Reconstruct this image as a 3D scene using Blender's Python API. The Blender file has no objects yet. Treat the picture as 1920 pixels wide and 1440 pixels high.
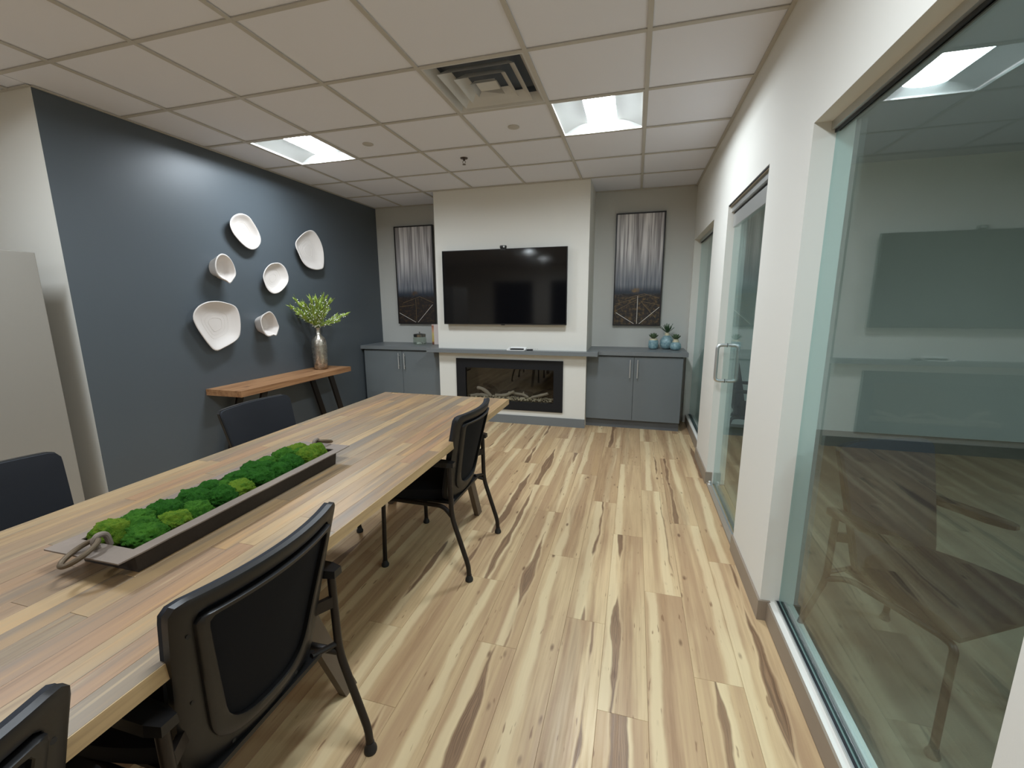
import bpy, bmesh, math, random
from mathutils import Vector, Matrix, noise as mnoise

# ------------------------------------------------------------------ camera, world, exposure
scene = bpy.context.scene
COL = scene.collection
H = 2.70                                  # ceiling height
F_PX = 808.32
def add_camera():
    yaw, pitch, roll = 0.2753, -0.1873, -0.0060
    fwd = Vector((-math.sin(yaw)*math.cos(pitch), math.cos(yaw)*math.cos(pitch), math.sin(pitch)))
    r = Vector((math.cos(yaw), math.sin(yaw), 0)); u = r.cross(fwd)
    c, s = math.cos(roll), math.sin(roll)
    right = c*r + s*u; up = -s*r + c*u
    cd = bpy.data.cameras.new('camera'); cd.sensor_width = 36; cd.sensor_fit = 'HORIZONTAL'
    cd.lens = F_PX*36/1920; cd.clip_start = 0.02
    o = bpy.data.objects.new('camera', cd); COL.objects.link(o)
    m = Matrix((right, up, -fwd)).transposed().to_4x4(); m.translation = (0, 0, 1.44)
    o.matrix_world = m; scene.camera = o
add_camera()
w = bpy.data.worlds.new('world'); scene.world = w; w.use_nodes = True
w.node_tree.nodes['Background'].inputs[0].default_value = (0.0, 0.0, 0.0, 1)
w.node_tree.nodes['Background'].inputs[1].default_value = 0.0
vs = scene.view_settings
vs.view_transform = 'Standard'; vs.look = 'None'; vs.gamma = 1.0; vs.use_curve_mapping = False
vs.exposure = 0.15
LIGHT_POWER = 86.0

# ------------------------------------------------------------------ helpers: materials
def srgb(r, g, b):
    f = lambda c: (c/255/12.92 if c/255 <= 0.04045 else ((c/255+0.055)/1.055)**2.4)
    return (f(r), f(g), f(b), 1)

class NT:
    def __init__(s, name):
        s.m = bpy.data.materials.new(name); s.m.use_nodes = True; s.t = s.m.node_tree
        s.b = s.t.nodes['Principled BSDF']; s.out = s.t.nodes['Material Output']
    def n(s, typ, **kw):
        nd = s.t.nodes.new(typ)
        for k, v in kw.items(): setattr(nd, k, v)
        return nd
    def put(s, sock, v):
        if isinstance(v, bpy.types.NodeSocket): s.t.links.new(v, sock)
        elif v is not None:
            if isinstance(v, (int, float)) and sock.type == 'RGBA': v = (v, v, v, 1)
            sock.default_value = v
    def math(s, op, a, b=None, c=None, clamp=False):
        nd = s.n('ShaderNodeMath', operation=op, use_clamp=clamp)
        s.put(nd.inputs[0], a)
        if b is not None: s.put(nd.inputs[1], b)
        if c is not None: s.put(nd.inputs[2], c)
        return nd.outputs[0]
    def comb(s, x, y, z):
        nd = s.n('ShaderNodeCombineXYZ')
        for i, v in enumerate((x, y, z)): s.put(nd.inputs[i], v)
        return nd.outputs[0]
    def coords(s, kind='Object'):
        co = s.n('ShaderNodeTexCoord').outputs[kind]
        sp = s.n('ShaderNodeSeparateXYZ'); s.t.links.new(co, sp.inputs[0])
        return co, sp.outputs[0], sp.outputs[1], sp.outputs[2]
    def noise(s, vec, scale=1, detail=2, rough=0.5, dist=0):
        nd = s.n('ShaderNodeTexNoise'); s.put(nd.inputs['Vector'], vec)
        nd.inputs['Scale'].default_value = scale; nd.inputs['Detail'].default_value = detail
        nd.inputs['Roughness'].default_value = rough; nd.inputs['Distortion'].default_value = dist
        return nd.outputs[0]
    def smooth(s, v, lo, hi, a=0.0, b=1.0):
        nd = s.n('ShaderNodeMapRange', interpolation_type='SMOOTHSTEP')
        s.put(nd.inputs[0], v); s.put(nd.inputs[1], lo); s.put(nd.inputs[2], hi)
        nd.inputs[3].default_value = a; nd.inputs[4].default_value = b
        return nd.outputs[0]
    def mix(s, f, a, b, blend='MIX'):
        nd = s.n('ShaderNodeMix', data_type='RGBA', blend_type=blend)
        s.put(nd.inputs[0], f); s.put(nd.inputs[6], a); s.put(nd.inputs[7], b)
        return nd.outputs[2]
    def ramp(s, f, stops, interp='LINEAR'):
        nd = s.n('ShaderNodeValToRGB'); cr = nd.color_ramp; cr.interpolation = interp
        while len(cr.elements) < len(stops): cr.elements.new(0.5)
        for e, (p, c) in zip(cr.elements, stops): e.position = p; e.color = c
        s.put(nd.inputs[0], f)
        return nd.outputs[0]
    def bump(s, h, strength=0.2, dist=0.002):
        nd = s.n('ShaderNodeBump'); nd.inputs['Strength'].default_value = strength
        nd.inputs['Distance'].default_value = dist; s.put(nd.inputs['Height'], h)
        s.t.links.new(nd.outputs[0], s.b.inputs['Normal'])
    def set(s, color=None, rough=None, metal=None, spec=None, **kw):
        if color is not None: s.put(s.b.inputs['Base Color'], color)
        if rough is not None: s.put(s.b.inputs['Roughness'], rough)
        if metal is not None: s.put(s.b.inputs['Metallic'], metal)
        if spec is not None: s.put(s.b.inputs['Specular IOR Level'], spec)
        return s.m

def plain(name, col, rough=0.6, metal=0.0, spec=0.5, bump=0.0, bscale=300, var=0.0):
    t = NT(name)
    co, x, y, z = t.coords('Object')
    nz = t.noise(co, bscale, 3)
    c = col
    if var > 0:
        big = t.noise(co, 4.0, 4)
        c = t.mix(t.smooth(big, 0.3, 0.7, 0, var), col, tuple(v*0.72 for v in col[:3])+(1,))
    if bump > 0: t.bump(nz, bump, 0.001)
    return t.set(c, rough, metal, spec)

def emit(name, col, strength):
    t = NT(name)
    t.put(t.b.inputs['Base Color'], (0.8, 0.8, 0.8, 1))
    t.put(t.b.inputs['Emission Color'], col); t.put(t.b.inputs['Emission Strength'], strength)
    return t.m

def glass_mat(name, tint, refl=1.0, rough=0.0, ior=1.5):
    t = NT(name)
    fr = t.n('ShaderNodeFresnel')
    bf = t.n('ShaderNodeNewGeometry').outputs['Backfacing']      # same reflectance on both faces of the sheet
    t.put(fr.inputs[0], t.math('ADD', ior, t.math('MULTIPLY', bf, 1/ior-ior)))
    g = t.n('ShaderNodeBsdfGlossy'); g.inputs['Roughness'].default_value = rough
    g.inputs['Color'].default_value = (1, 1, 1, 1)
    tr = t.n('ShaderNodeBsdfTransparent'); tr.inputs[0].default_value = tint
    mx = t.n('ShaderNodeMixShader')
    t.put(mx.inputs[0], t.math('MULTIPLY', fr.outputs[0], refl, clamp=True))
    t.t.links.new(tr.outputs[0], mx.inputs[1]); t.t.links.new(g.outputs[0], mx.inputs[2])
    t.t.links.new(mx.outputs[0], t.out.inputs[0])
    return t.m

# ------------------------------------------------------------------ materials
M = {}
M['wall_white'] = plain('wall_white', srgb(226, 223, 214), 0.75, bump=0.12, bscale=260)
M['wall_grey'] = plain('wall_grey', srgb(196, 195, 188), 0.75, bump=0.12, bscale=260)
M['wall_blue'] = plain('wall_blue', srgb(80, 87, 92), 0.42, spec=0.45, bump=0.10, bscale=260)
M['ceiling_tile'] = plain('ceiling_tile', srgb(232, 233, 241), 0.95, spec=0.1, bump=0.35, bscale=420)
M['grid'] = plain('grid', srgb(192, 187, 178), 0.5)
M['cab_grey'] = plain('cabinet_grey', srgb(108, 114, 116), 0.45)
M['counter_grey'] = plain('counter_grey', srgb(116, 120, 121), 0.38)
M['kick_grey'] = plain('kick_grey', srgb(96, 99, 101), 0.55)
M['base_brown'] = plain('base_brown', srgb(148, 134, 118), 0.5)
M['steel'] = plain('brushed_steel', srgb(214, 214, 212), 0.35, 0.6)
M['alu'] = plain('aluminium', srgb(205, 206, 204), 0.38, 0.85)
M['gasket'] = plain('black_gasket', srgb(22, 24, 30), 0.5)
M['black_plastic'] = plain('black_plastic', srgb(21, 20, 20), 0.42, spec=0.45, bump=0.05, bscale=500)
M['black_metal'] = plain('black_metal', srgb(32, 26, 23), 0.42, 0.3)
M['rubber'] = plain('rubber', srgb(28, 28, 29), 0.55)
M['fabric_black'] = plain('fabric_black', srgb(22, 23, 27), 0.9, spec=0.2, bump=0.4, bscale=900)
M['fabric_back'] = plain('fabric_back', srgb(38, 40, 45), 0.85, spec=0.25, bump=0.4, bscale=900)
M['tv_bezel'] = plain('tv_bezel', srgb(20, 20, 21), 0.35)
M['tv_screen'] = plain('tv_screen', srgb(13, 13, 15), 0.07, spec=0.6)
M['fp_frame'] = plain('fireplace_frame', srgb(24, 25, 28), 0.5, spec=0.3)
M['fp_inside'] = plain('fireplace_inside', srgb(22, 21, 20), 0.10, spec=0.7)
M['log'] = plain('driftwood', srgb(186, 180, 168), 0.85, bump=0.7, bscale=60, var=1.0)
M['pebble'] = plain('pebble', srgb(222, 214, 190), 0.8, var=0.8)
M['ceramic'] = plain('white_ceramic', srgb(212, 204, 197), 0.55, bump=0.15, bscale=120)
M['paper_white'] = plain('paper_white', srgb(238, 236, 232), 0.6)
M['frame_black'] = plain('frame_black', srgb(30, 25, 25), 0.45)
M['tall_grey'] = plain('tall_grey', srgb(150, 145, 136), 0.42, 0.15)
M['rust'] = plain('rusty_iron', srgb(132, 118, 106), 0.6, 0.25, bump=0.6, bscale=90, var=0.8)
M['rust_dark'] = plain('dark_iron', srgb(66, 58, 52), 0.65, 0.35, bump=0.6, bscale=70, var=0.9)
M['ring'] = plain('ring_iron', srgb(110, 94, 74), 0.55, 0.5, bump=0.4, bscale=80, var=0.9)
M['leg_wood'] = plain('table_leg', srgb(96, 84, 72), 0.55)
M['bud'] = plain('bud_white', srgb(232, 235, 220), 0.7)
M['stem'] = plain('stem_green', srgb(90, 120, 50), 0.6)
M['needle'] = plain('needle_green', srgb(166, 188, 84), 0.55, var=1.0)
M['pot_rim'] = plain('pot_rim', srgb(200, 190, 158), 0.5)
M['succ'] = plain('succulent', srgb(84, 104, 72), 0.6, var=1.0)
M['succ2'] = plain('succulent_spiky', srgb(56, 84, 52), 0.55, var=0.8)
M['lid'] = plain('lid_steel', srgb(150, 148, 142), 0.25, 1.0)
M['carpet'] = plain('carpet', srgb(106, 101, 86), 0.95, spec=0.1, bump=0.5, bscale=200, var=0.5)
M['night'] = plain('night_pane', srgb(9, 16, 34), 0.15)
M['white_metal'] = plain('white_metal', srgb(214, 211, 205), 0.45)
M['grille'] = plain('grille_metal', srgb(206, 205, 202), 0.5)
M['duct'] = plain('duct_dark', srgb(104, 110, 118), 0.8)
M['brass'] = plain('sprinkler_bronze', srgb(86, 72, 64), 0.4, 0.7)
M['lens'] = emit('light_lens', (0.865, 0.96, 1.05, 1), LIGHT_POWER)
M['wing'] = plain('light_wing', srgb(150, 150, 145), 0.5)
M['glass'] = glass_mat('window_glass', (0.78, 0.885, 0.88, 1), 0.85, 0.0, 1.52)
M['fp_glass'] = glass_mat('fireplace_glass', (0.80, 0.79, 0.76, 1), 0.9, 0.0, 1.45)
M['jar_glass'] = glass_mat('jar_glass', (0.90, 0.93, 0.90, 1), 1.0, 0.02, 1.4)

def mat_floor():
    t = NT('plank_wood')
    co, x, y, z = t.coords('Object')
    rnd = t.n('ShaderNodeObjectInfo').outputs['Random']
    seed = t.math('MULTIPLY', rnd, 91.7)
    def r(k):  # pseudo random per plank
        return t.math('FRACT', t.math('MULTIPLY', t.math('SINE', t.math('MULTIPLY', rnd, 127.1*k+3.3)), 43.5))
    def n1(fy, off, detail=1.5):
        return t.noise(t.comb(off, t.math('MULTIPLY', y, fy), seed), 1, detail)
    wob = t.math('MULTIPLY', t.math('SUBTRACT', t.noise(t.comb(t.math('MULTIPLY', x, 16), t.math('MULTIPLY', y, 5), seed), 1, 3), 0.5), 0.030)
    xx = t.math('ADD', x, wob)
    # base tone
    fine = t.noise(t.comb(t.math('MULTIPLY', x, 95), t.math('MULTIPLY', y, 3.0), seed), 1, 5, 0.65)
    mid = t.noise(t.comb(t.math('MULTIPLY', x, 17), t.math('MULTIPLY', y, 0.9), seed), 1, 3, 0.55)
    base = t.ramp(r(1), [(0.0, srgb(192, 162, 122)), (0.35, srgb(205, 176, 134)), (0.7, srgb(213, 187, 144)), (1.0, srgb(183, 150, 110))])
    c = t.mix(t.smooth(mid, 0.38, 0.66, 0, 0.9), base, srgb(177, 145, 110))
    c = t.mix(t.smooth(fine, 0.42, 0.72, 0, 0.35), c, srgb(164, 130, 98))
    # sapwood pale streak
    c3 = t.math('ADD', t.math('MULTIPLY', t.math('SUBTRACT', r(5), 0.5), 0.14), t.math('MULTIPLY', t.math('SUBTRACT', n1(1.1, 44.0), 0.5), 0.06))
    d3 = t.math('ABSOLUTE', t.math('SUBTRACT', xx, c3))
    c = t.mix(t.smooth(d3, 0.030, 0.012, 0, 0.75), c, srgb(222, 200, 158))
    # tan heart zone, one half of some planks
    c2 = t.math('ADD', t.math('MULTIPLY', t.math('SUBTRACT', r(2), 0.5), 0.16), t.math('MULTIPLY', t.math('SUBTRACT', n1(0.9, 9.0), 0.5), 0.10))
    d2 = t.math('ABSOLUTE', t.math('SUBTRACT', xx, c2))
    w2 = t.math('MULTIPLY', t.smooth(r(6), 0.40, 0.85), t.math('MULTIPLY', n1(1.5, 21.0), 0.12))
    m2 = t.smooth(t.math('SUBTRACT', w2, d2), -0.006, 0.020)
    tan = t.mix(t.smooth(fine, 0.35, 0.7), srgb(172, 138, 102), srgb(144, 110, 80))
    c = t.mix(t.math('MULTIPLY', m2, 0.6), c, tan)
    # dark heartwood streak
    c1 = t.math('ADD', t.math('MULTIPLY', t.math('SUBTRACT', r(3), 0.5), 0.11), t.math('MULTIPLY', t.math('SUBTRACT', n1(1.3, 3.0), 0.5), 0.09))
    d1 = t.math('ABSOLUTE', t.math('SUBTRACT', xx, c1))
    gate = t.smooth(r(4), 0.28, 0.55)
    w1 = t.math('MULTIPLY', t.math('MULTIPLY', t.math('SUBTRACT', n1(1.35, 13.0, 2.5), 0.46), 0.15), gate)
    in1 = t.math('SUBTRACT', w1, d1)
    m1 = t.smooth(in1, -0.002, 0.007)
    rings = t.noise(t.comb(t.math('MULTIPLY', in1, 260), t.math('MULTIPLY', y, 2.2), seed), 1, 3, 0.6)
    dark = t.mix(t.smooth(rings, 0.35, 0.65), srgb(110, 84, 62), srgb(150, 118, 88))
    c = t.mix(t.math('MULTIPLY', m1, 0.95), c, dark)
    # halo line next to the streak
    halo = t.math('MULTIPLY', t.math('MULTIPLY', t.smooth(in1, -0.012, -0.004), t.smooth(in1, 0.0, -0.003)), gate)
    c = t.mix(t.math('MULTIPLY', halo, 0.25), c, srgb(226, 204, 162))
    # knots
    vo = t.n('ShaderNodeTexVoronoi'); vo.inputs['Scale'].default_value = 1.0
    t.put(vo.inputs['Vector'], t.comb(t.math('MULTIPLY', x, 14), t.math('MULTIPLY', y, 5.5), seed))
    kd = vo.outputs['Distance']
    kn = t.math('MULTIPLY', t.smooth(kd, 0.17, 0.05), t.smooth(t.noise(t.comb(t.math('MULTIPLY', x, 6), t.math('MULTIPLY', y, 2.5), t.math('ADD', seed, 5)), 1, 1), 0.47, 0.56))
    c = t.mix(t.math('MULTIPLY', kn, 0.85), c, srgb(108, 76, 52))
    # small ticks
    tk = t.noise(t.comb(t.math('MULTIPLY', x, 70), t.math('MULTIPLY', y, 10), t.math('ADD', seed, 8)), 1, 2)
    c = t.mix(t.smooth(tk, 0.67, 0.75, 0, 0.7), c, srgb(124, 88, 60))
    t.bump(fine, 0.06, 0.001)
    return t.set(c, t.smooth(fine, 0.3, 0.7, 0.34, 0.46), 0, 0.45)
M['floor'] = mat_floor()

def mat_board():
    t = NT('table_board')
    co, x, y, z = t.coords('Object')
    rnd = t.n('ShaderNodeObjectInfo').outputs['Random']
    seed = t.math('MULTIPLY', rnd, 77.3)
    st = t.noise(t.comb(t.math('MULTIPLY', x, 60), t.math('MULTIPLY', y, 2.6), seed), 1, 5, 0.6)
    st2 = t.noise(t.comb(t.math('MULTIPLY', x, 26), t.math('MULTIPLY', y, 1.7), t.math('ADD', seed, 31)), 1, 3, 0.55)
    base = t.ramp(rnd, [(0.0, srgb(164, 136, 104)), (0.16, srgb(138, 116, 94)), (0.30, srgb(182, 150, 110)), (0.44, srgb(136, 124, 108)),
                        (0.58, srgb(172, 136, 104)), (0.72, srgb(150, 132, 108)), (0.86, srgb(188, 160, 120)), (1.0, srgb(142, 118, 96))])
    c = t.mix(t.smooth(st2, 0.50, 0.70, 0, 0.6), base, srgb(124, 116, 106))
    c = t.mix(t.smooth(st2, 0.46, 0.26, 0, 0.75), c, srgb(198, 158, 108))
    c = t.mix(t.smooth(st, 0.50, 0.74, 0, 0.55), c, srgb(112, 88, 68))
    c = t.mix(t.smooth(st, 0.42, 0.24, 0, 0.5), c, srgb(206, 180, 142))
    c = t.mix(1.0, c, (0.80, 0.775, 0.73, 1), 'MULTIPLY')
    return t.set(c, 0.42, 0, 0.5)
M['board'] = mat_board()

def mat_slab(name, a, b, rough=0.55):
    t = NT(name)
    co, x, y, z = t.coords('Object')
    st = t.noise(t.comb(t.math('MULTIPLY', x, 40), t.math('MULTIPLY', y, 2.2), t.math('MULTIPLY', z, 40)), 1, 5, 0.6)
    kn = t.noise(t.comb(t.math('MULTIPLY', x, 9), t.math('MULTIPLY', y, 5), z), 1, 2)
    c = t.mix(t.smooth(st, 0.35, 0.7), a, b)
    c = t.mix(t.smooth(kn, 0.68, 0.76, 0, 0.7), c, srgb(92, 58, 34))
    t.bump(st, 0.15, 0.002)
    return t.set(c, rough)
M['console_wood'] = mat_slab('console_wood', srgb(166, 124, 86), srgb(132, 92, 60))
M['table_edge'] = mat_slab('table_edge', srgb(184, 156, 114), srgb(160, 134, 98), 0.5)

def mat_moss(name, a, b_):
    t = NT(name)
    co, x, y, z = t.coords('Object')
    nz = t.noise(co, 2.2, 5, 0.7)
    c = t.mix(t.smooth(nz, 0.35, 0.68), a, b_)
    t.bump(t.noise(co, 16, 4, 0.75), 0.9, 0.1)
    return t.set(c, 0.9, 0, 0.15)
M['moss_dark'] = mat_moss('moss_dark', srgb(66, 136, 40), srgb(44, 106, 28))
M['moss_mid'] = mat_moss('moss_mid', srgb(94, 158, 48), srgb(60, 124, 34))
M['moss_bright'] = mat_moss('moss_bright', srgb(148, 182, 54), srgb(96, 148, 38))

def mat_vase():
    t = NT('hammered_silver')
    co, x, y, z = t.coords('Object')
    nz = t.noise(co, 26, 3, 0.6)
    c = t.mix(t.smooth(nz, 0.35, 0.7), srgb(206, 200, 190), srgb(150, 140, 126))
    t.bump(t.noise(co, 45, 2), 0.35, 0.004)
    return t.set(c, t.smooth(nz, 0.3, 0.7, 0.24, 0.42), 0.95)
M['vase'] = mat_vase()

def mat_pot():
    t = NT('pot_glaze')
    co, x, y, z = t.coords('Object')
    nz = t.noise(co, 45, 4, 0.6)
    c = t.mix(t.smooth(nz, 0.35, 0.7), srgb(148, 174, 177), srgb(104, 138, 147))
    return t.set(c, 0.3, 0, 0.5)
M['pot'] = mat_pot()

def mat_canvas(name, off, gold):
    # object space: x across -0.25..0.25, z up -0.62..0.62
    t = NT(name)
    co, x, y, z = t.coords('Object')
    v = t.math('ADD', t.math('DIVIDE', z, 1.24), 0.5)
    def st(fx, fz, k, d=3):
        return t.noise(t.comb(t.math('MULTIPLY', x, fx), k+off, t.math('MULTIPLY', z, fz)), 1, d, 0.6)
    s1 = st(24, 0.7, 0.0); s2 = st(44, 1.3, 7.0); s3 = st(26, 0.5, 15.0, 2)
    up = t.mix(t.smooth(s1, 0.36, 0.64), srgb(140, 134, 134), srgb(236, 232, 230))
    up = t.mix(t.smooth(s2, 0.56, 0.70, 0, 0.8), up, srgb(112, 104, 104))
    low = t.mix(t.smooth(s2, 0.4, 0.66), srgb(100, 106, 116), srgb(150, 150, 154))
    c = t.mix(t.smooth(v, 0.36, 0.72), low, up)
    # pale trunks
    tr = t.math('MULTIPLY', t.smooth(st(40, 0.35, 23.0, 1.5), 0.60, 0.66), t.smooth(v, t.math('ADD', 0.24, t.math('MULTIPLY', s3, 0.16)), 0.60))
    c = t.mix(t.math('MULTIPLY', tr, 0.95), c, srgb(226, 222, 222))
    # dusk blue band, then dark ground with gold leaf
    c = t.mix(t.smooth(v, 0.38, 0.29), c, srgb(44, 52, 64))
    g1 = t.noise(t.comb(t.math('MULTIPLY', x, 22), 3.0+off, t.math('MULTIPLY', z, 26)), 1, 6, 0.75)
    ground = t.mix(t.smooth(g1, 0.44, 0.78), srgb(34, 28, 26), gold)
    c = t.mix(t.smooth(t.math('ADD', v, t.math('MULTIPLY', t.math('SUBTRACT', g1, 0.5), 0.10)), 0.30, 0.255), c, ground)
    # gold bush above the horizon
    bx = t.math('SUBTRACT', x, -0.02); bz = t.math('SUBTRACT', z, -0.235)
    rr = t.math('ADD', t.math('MULTIPLY', t.math('MULTIPLY', bx, bx), 120), t.math('MULTIPLY', t.math('MULTIPLY', bz, bz), 480))
    bush = t.math('MULTIPLY', t.smooth(t.math('ADD', rr, t.math('MULTIPLY', g1, 3.2)), 2.3, 1.2), 0.9)
    c = t.mix(bush, c, gold)
    return t.set(c, 0.55)
M['canvas_r'] = mat_canvas('canvas_bright_gold', 0.0, srgb(138, 108, 62))
M['canvas_l'] = mat_canvas('canvas_dull_gold', 41.0, srgb(92, 66, 36))
M['gold_line'] = plain('faint_gold_line', srgb(128, 106, 70), 0.5)
M['white_line'] = plain('pale_line', srgb(222, 216, 206), 0.4)

def mat_card():
    t = NT('card_print')
    co, x, y, z = t.coords('Object')
    left = t.ramp(t.math('ADD', t.math('DIVIDE', z, 0.27), 0.0), [(0.0, srgb(92, 40, 38)), (0.12, srgb(150, 96, 60)), (0.16, srgb(204, 172, 96)), (0.5, srgb(214, 196, 120)), (0.66, srgb(222, 170, 132)), (0.9, srgb(176, 112, 84)), (1.0, srgb(236, 214, 206))])
    c = t.mix(t.smooth(x, -0.058, -0.054), left, srgb(228, 214, 207))
    return t.set(c, 0.5)
M['card'] = mat_card()

# ------------------------------------------------------------------ helpers: mesh
def bm_new(): return bmesh.new()
def box(bm, x0, x1, y0, y1, z0, z1):
    vs_ = [bm.verts.new((x, y, z)) for z in (z0, z1) for y in (y0, y1) for x in (x0, x1)]
    for f in ((0, 2, 3, 1), (4, 5, 7, 6), (0, 1, 5, 4), (2, 6, 7, 3), (0, 4, 6, 2), (1, 3, 7, 5)):
        bm.faces.new([vs_[i] for i in f])
    return vs_
def bevbox(bm, x0, x1, y0, y1, z0, z1, r=0.003, seg=2):
    vv = box(bm, x0, x1, y0, y1, z0, z1)
    es = set()
    for v in vv:
        for e in v.link_edges: es.add(e)
    bmesh.ops.bevel(bm, geom=list(es), offset=r, segments=seg, affect='EDGES', profile=0.5)
def prism(bm, pts, z0, z1):
    a = [bm.verts.new((x, y, z0)) for x, y in pts]; b = [bm.verts.new((x, y, z1)) for x, y in pts]
    n = len(pts)
    bm.faces.new(list(reversed(a))); bm.faces.new(b)
    for i in range(n): bm.faces.new([a[i], a[(i+1) % n], b[(i+1) % n], b[i]])
def tube(bm, pts, rad, seg=10, closed=False, caps=True, flat=None):
    """sweep a circle (or ellipse via flat=(rx, ry)) along a polyline; rad may be a list"""
    P = [Vector(p) for p in pts]; n = len(P)
    rads = rad if isinstance(rad, (list, tuple)) else [rad]*n
    rings = []; ref = None
    for i in range(n):
        if closed: t = (P[(i+1) % n]-P[i-1]).normalized()
        else: t = (P[min(i+1, n-1)]-P[max(i-1, 0)]).normalized()
        if ref is None:
            ref = Vector((0, 0, 1)) if abs(t.z) < 0.9 else Vector((1, 0, 0))
        ref = (ref - t*ref.dot(t)).normalized(); b = t.cross(ref)
        rx = ry = rads[i]
        if flat: rx, ry = rx*flat[0], ry*flat[1]
        rings.append([bm.verts.new(P[i]+ref*math.cos(2*math.pi*k/seg)*rx+b*math.sin(2*math.pi*k/seg)*ry) for k in range(seg)])
    m = n if closed else n-1
    for i in range(m):
        A, B = rings[i], rings[(i+1) % n]
        for k in range(seg): bm.faces.new([A[k], A[(k+1) % seg], B[(k+1) % seg], B[k]])
    if caps and not closed:
        bm.faces.new(list(reversed(rings[0]))); bm.faces.new(rings[-1])
def lathe(bm, prof, seg=32, c=(0, 0, 0), cap0=True, cap1=True):
    rings = []
    for r, z in prof:
        rings.append([bm.verts.new((c[0]+r*math.cos(2*math.pi*k/seg), c[1]+r*math.sin(2*math.pi*k/seg), c[2]+z)) for k in range(seg)])
    for A, B in zip(rings, rings[1:]):
        for k in range(seg): bm.faces.new([A[k], A[(k+1) % seg], B[(k+1) % seg], B[k]])
    if cap0: bm.faces.new(list(reversed(rings[0])))
    if cap1: bm.faces.new(rings[-1])
def bez(pts, n=8):
    """round polyline through Catmull-Rom"""
    P = [Vector(p) for p in pts]; out = []
    for i in range(len(P)-1):
        p0 = P[max(i-1, 0)]; p1 = P[i]; p2 = P[i+1]; p3 = P[min(i+2, len(P)-1)]
        for k in range(n):
            t = k/n
            out.append(0.5*((2*p1)+(-p0+p2)*t+(2*p0-5*p1+4*p2-p3)*t*t+(-p0+3*p1-3*p2+p3)*t**3))
    out.append(P[-1]); return out
def fillet(pts, r, n=5):
    """polyline with rounded corners"""
    P = [Vector(p) for p in pts]; out = [P[0]]
    for i in range(1, len(P)-1):
        a = (P[i-1]-P[i]); b = (P[i+1]-P[i]); d = min(r, a.length*0.45, b.length*0.45)
        A = P[i]+a.normalized()*d; B = P[i]+b.normalized()*d
        for k in range(n+1):
            t = k/n; out.append(A*(1-t)**2+P[i]*2*t*(1-t)+B*t*t)
    out.append(P[-1]); return out
def mesh(name, bm, mat, smooth=False, ang=35):
    bmesh.ops.recalc_face_normals(bm, faces=bm.faces)
    me = bpy.data.meshes.new(name); bm.to_mesh(me); bm.free()
    me.materials.append(M[mat] if isinstance(mat, str) else mat)
    if smooth:
        me.polygons.foreach_set('use_smooth', [True]*len(me.polygons))
        try: me.set_sharp_from_angle(angle=math.radians(ang))
        except Exception: pass
    return me
def obj(name, bm, mat, parent=None, smooth=False, loc=None, ang=35):
    me = bm if isinstance(bm, bpy.types.Mesh) else mesh(name, bm, mat, smooth, ang)
    o = bpy.data.objects.new(name, me); COL.objects.link(o)
    if parent is not None: o.parent = parent
    if loc is not None: o.location = loc
    return o
def tag(o, label=None, cat=None, group=None, kind=None):
    if label: o['label'] = label
    if cat: o['category'] = cat
    if group: o['group'] = group
    if kind: o['kind'] = kind
    return o
def thing(name, label, cat, loc=(0, 0, 0), rz=0.0, group=None):
    o = bpy.data.objects.new(name, None); o.empty_display_size = 0.05; COL.objects.link(o)
    o.location = loc; o.rotation_euler = (0, 0, rz)
    return tag(o, label, cat, group)
def copy_tree(o, parent=None):
    c = o.copy(); COL.objects.link(c)
    if parent is not None: c.parent = parent
    for ch in [k for k in bpy.data.objects if k.parent == o]: copy_tree(ch, c)
    return c
def struct(name, bm, mat, parent=None, label=None, cat=None):
    o = obj(name, bm, mat, parent)
    if parent is None: tag(o, label, cat, kind='structure')
    return o
def one(name, fn, mat, parent=None, smooth=False):
    bm = bm_new(); fn(bm); return obj(name, bm, mat, parent, smooth)

# ------------------------------------------------------------------ room dimensions
XR, XR2 = 0.61, 0.745           # right partition faces
XL = -3.47                     # blue wall face
YB = 5.48                      # back wall
YBR = 4.87                     # chimney breast face
BX0, BX1 = -2.312, -0.505
YC = 1.94                      # white return wall beside the blue wall
XW, YR = -6.6, -5.0            # far left and rear limits of the open office behind the camera
R2X, R2Y0 = 3.9, -1.5          # neighbouring glazed room

# floor ------------------------------------------------------------
bm = bm_new(); box(bm, XW-0.12, XR2, YR-0.12, YB+0.12, -0.10, -0.006)
floor = struct('floor', bm, 'floor', None, 'light plank floor with dark heartwood streaks', 'floor')
PW, PL = 0.176, 1.24
offs = {0: 1.337, -1: 1.77, -2: 2.25, -3: 2.765, -4: 1.942, 1: 2.055, 2: 2.814, 3: 2.416}
random.seed(4)
plank_full = None
def plank(x0, x1, y0, y1):
    global plank_full
    full = abs((x1-x0)-PW) < 1e-6 and abs((y1-y0)-PL) < 1e-6
    if full and plank_full: me = plank_full
    else:
        b = bm_new(); g = 0.0003; hx, hy = (x1-x0)/2-g, (y1-y0)/2-g
        a = 0.0005
        lo = [(-hx, -hy), (hx, -hy), (hx, hy), (-hx, hy)]
        hi = [(-hx+a, -hy+a), (hx-a, -hy+a), (hx-a, hy-a), (-hx+a, hy-a)]
        L = [b.verts.new((p[0], p[1], -0.006)) for p in lo]; Mi = [b.verts.new((p[0], p[1], -0.0008)) for p in lo]
        T = [b.verts.new((p[0], p[1], 0)) for p in hi]
        b.faces.new(T)
        for i in range(4):
            j = (i+1) % 4
            b.faces.new([L[i], L[j], Mi[j], Mi[i]]); b.faces.new([Mi[i], Mi[j], T[j], T[i]])
        me = mesh('plank', b, 'floor')
        if full: plank_full = me
    o = obj('plank', me, None, floor); o.location = ((x0+x1)/2, (y0+y1)/2, 0)
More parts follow.
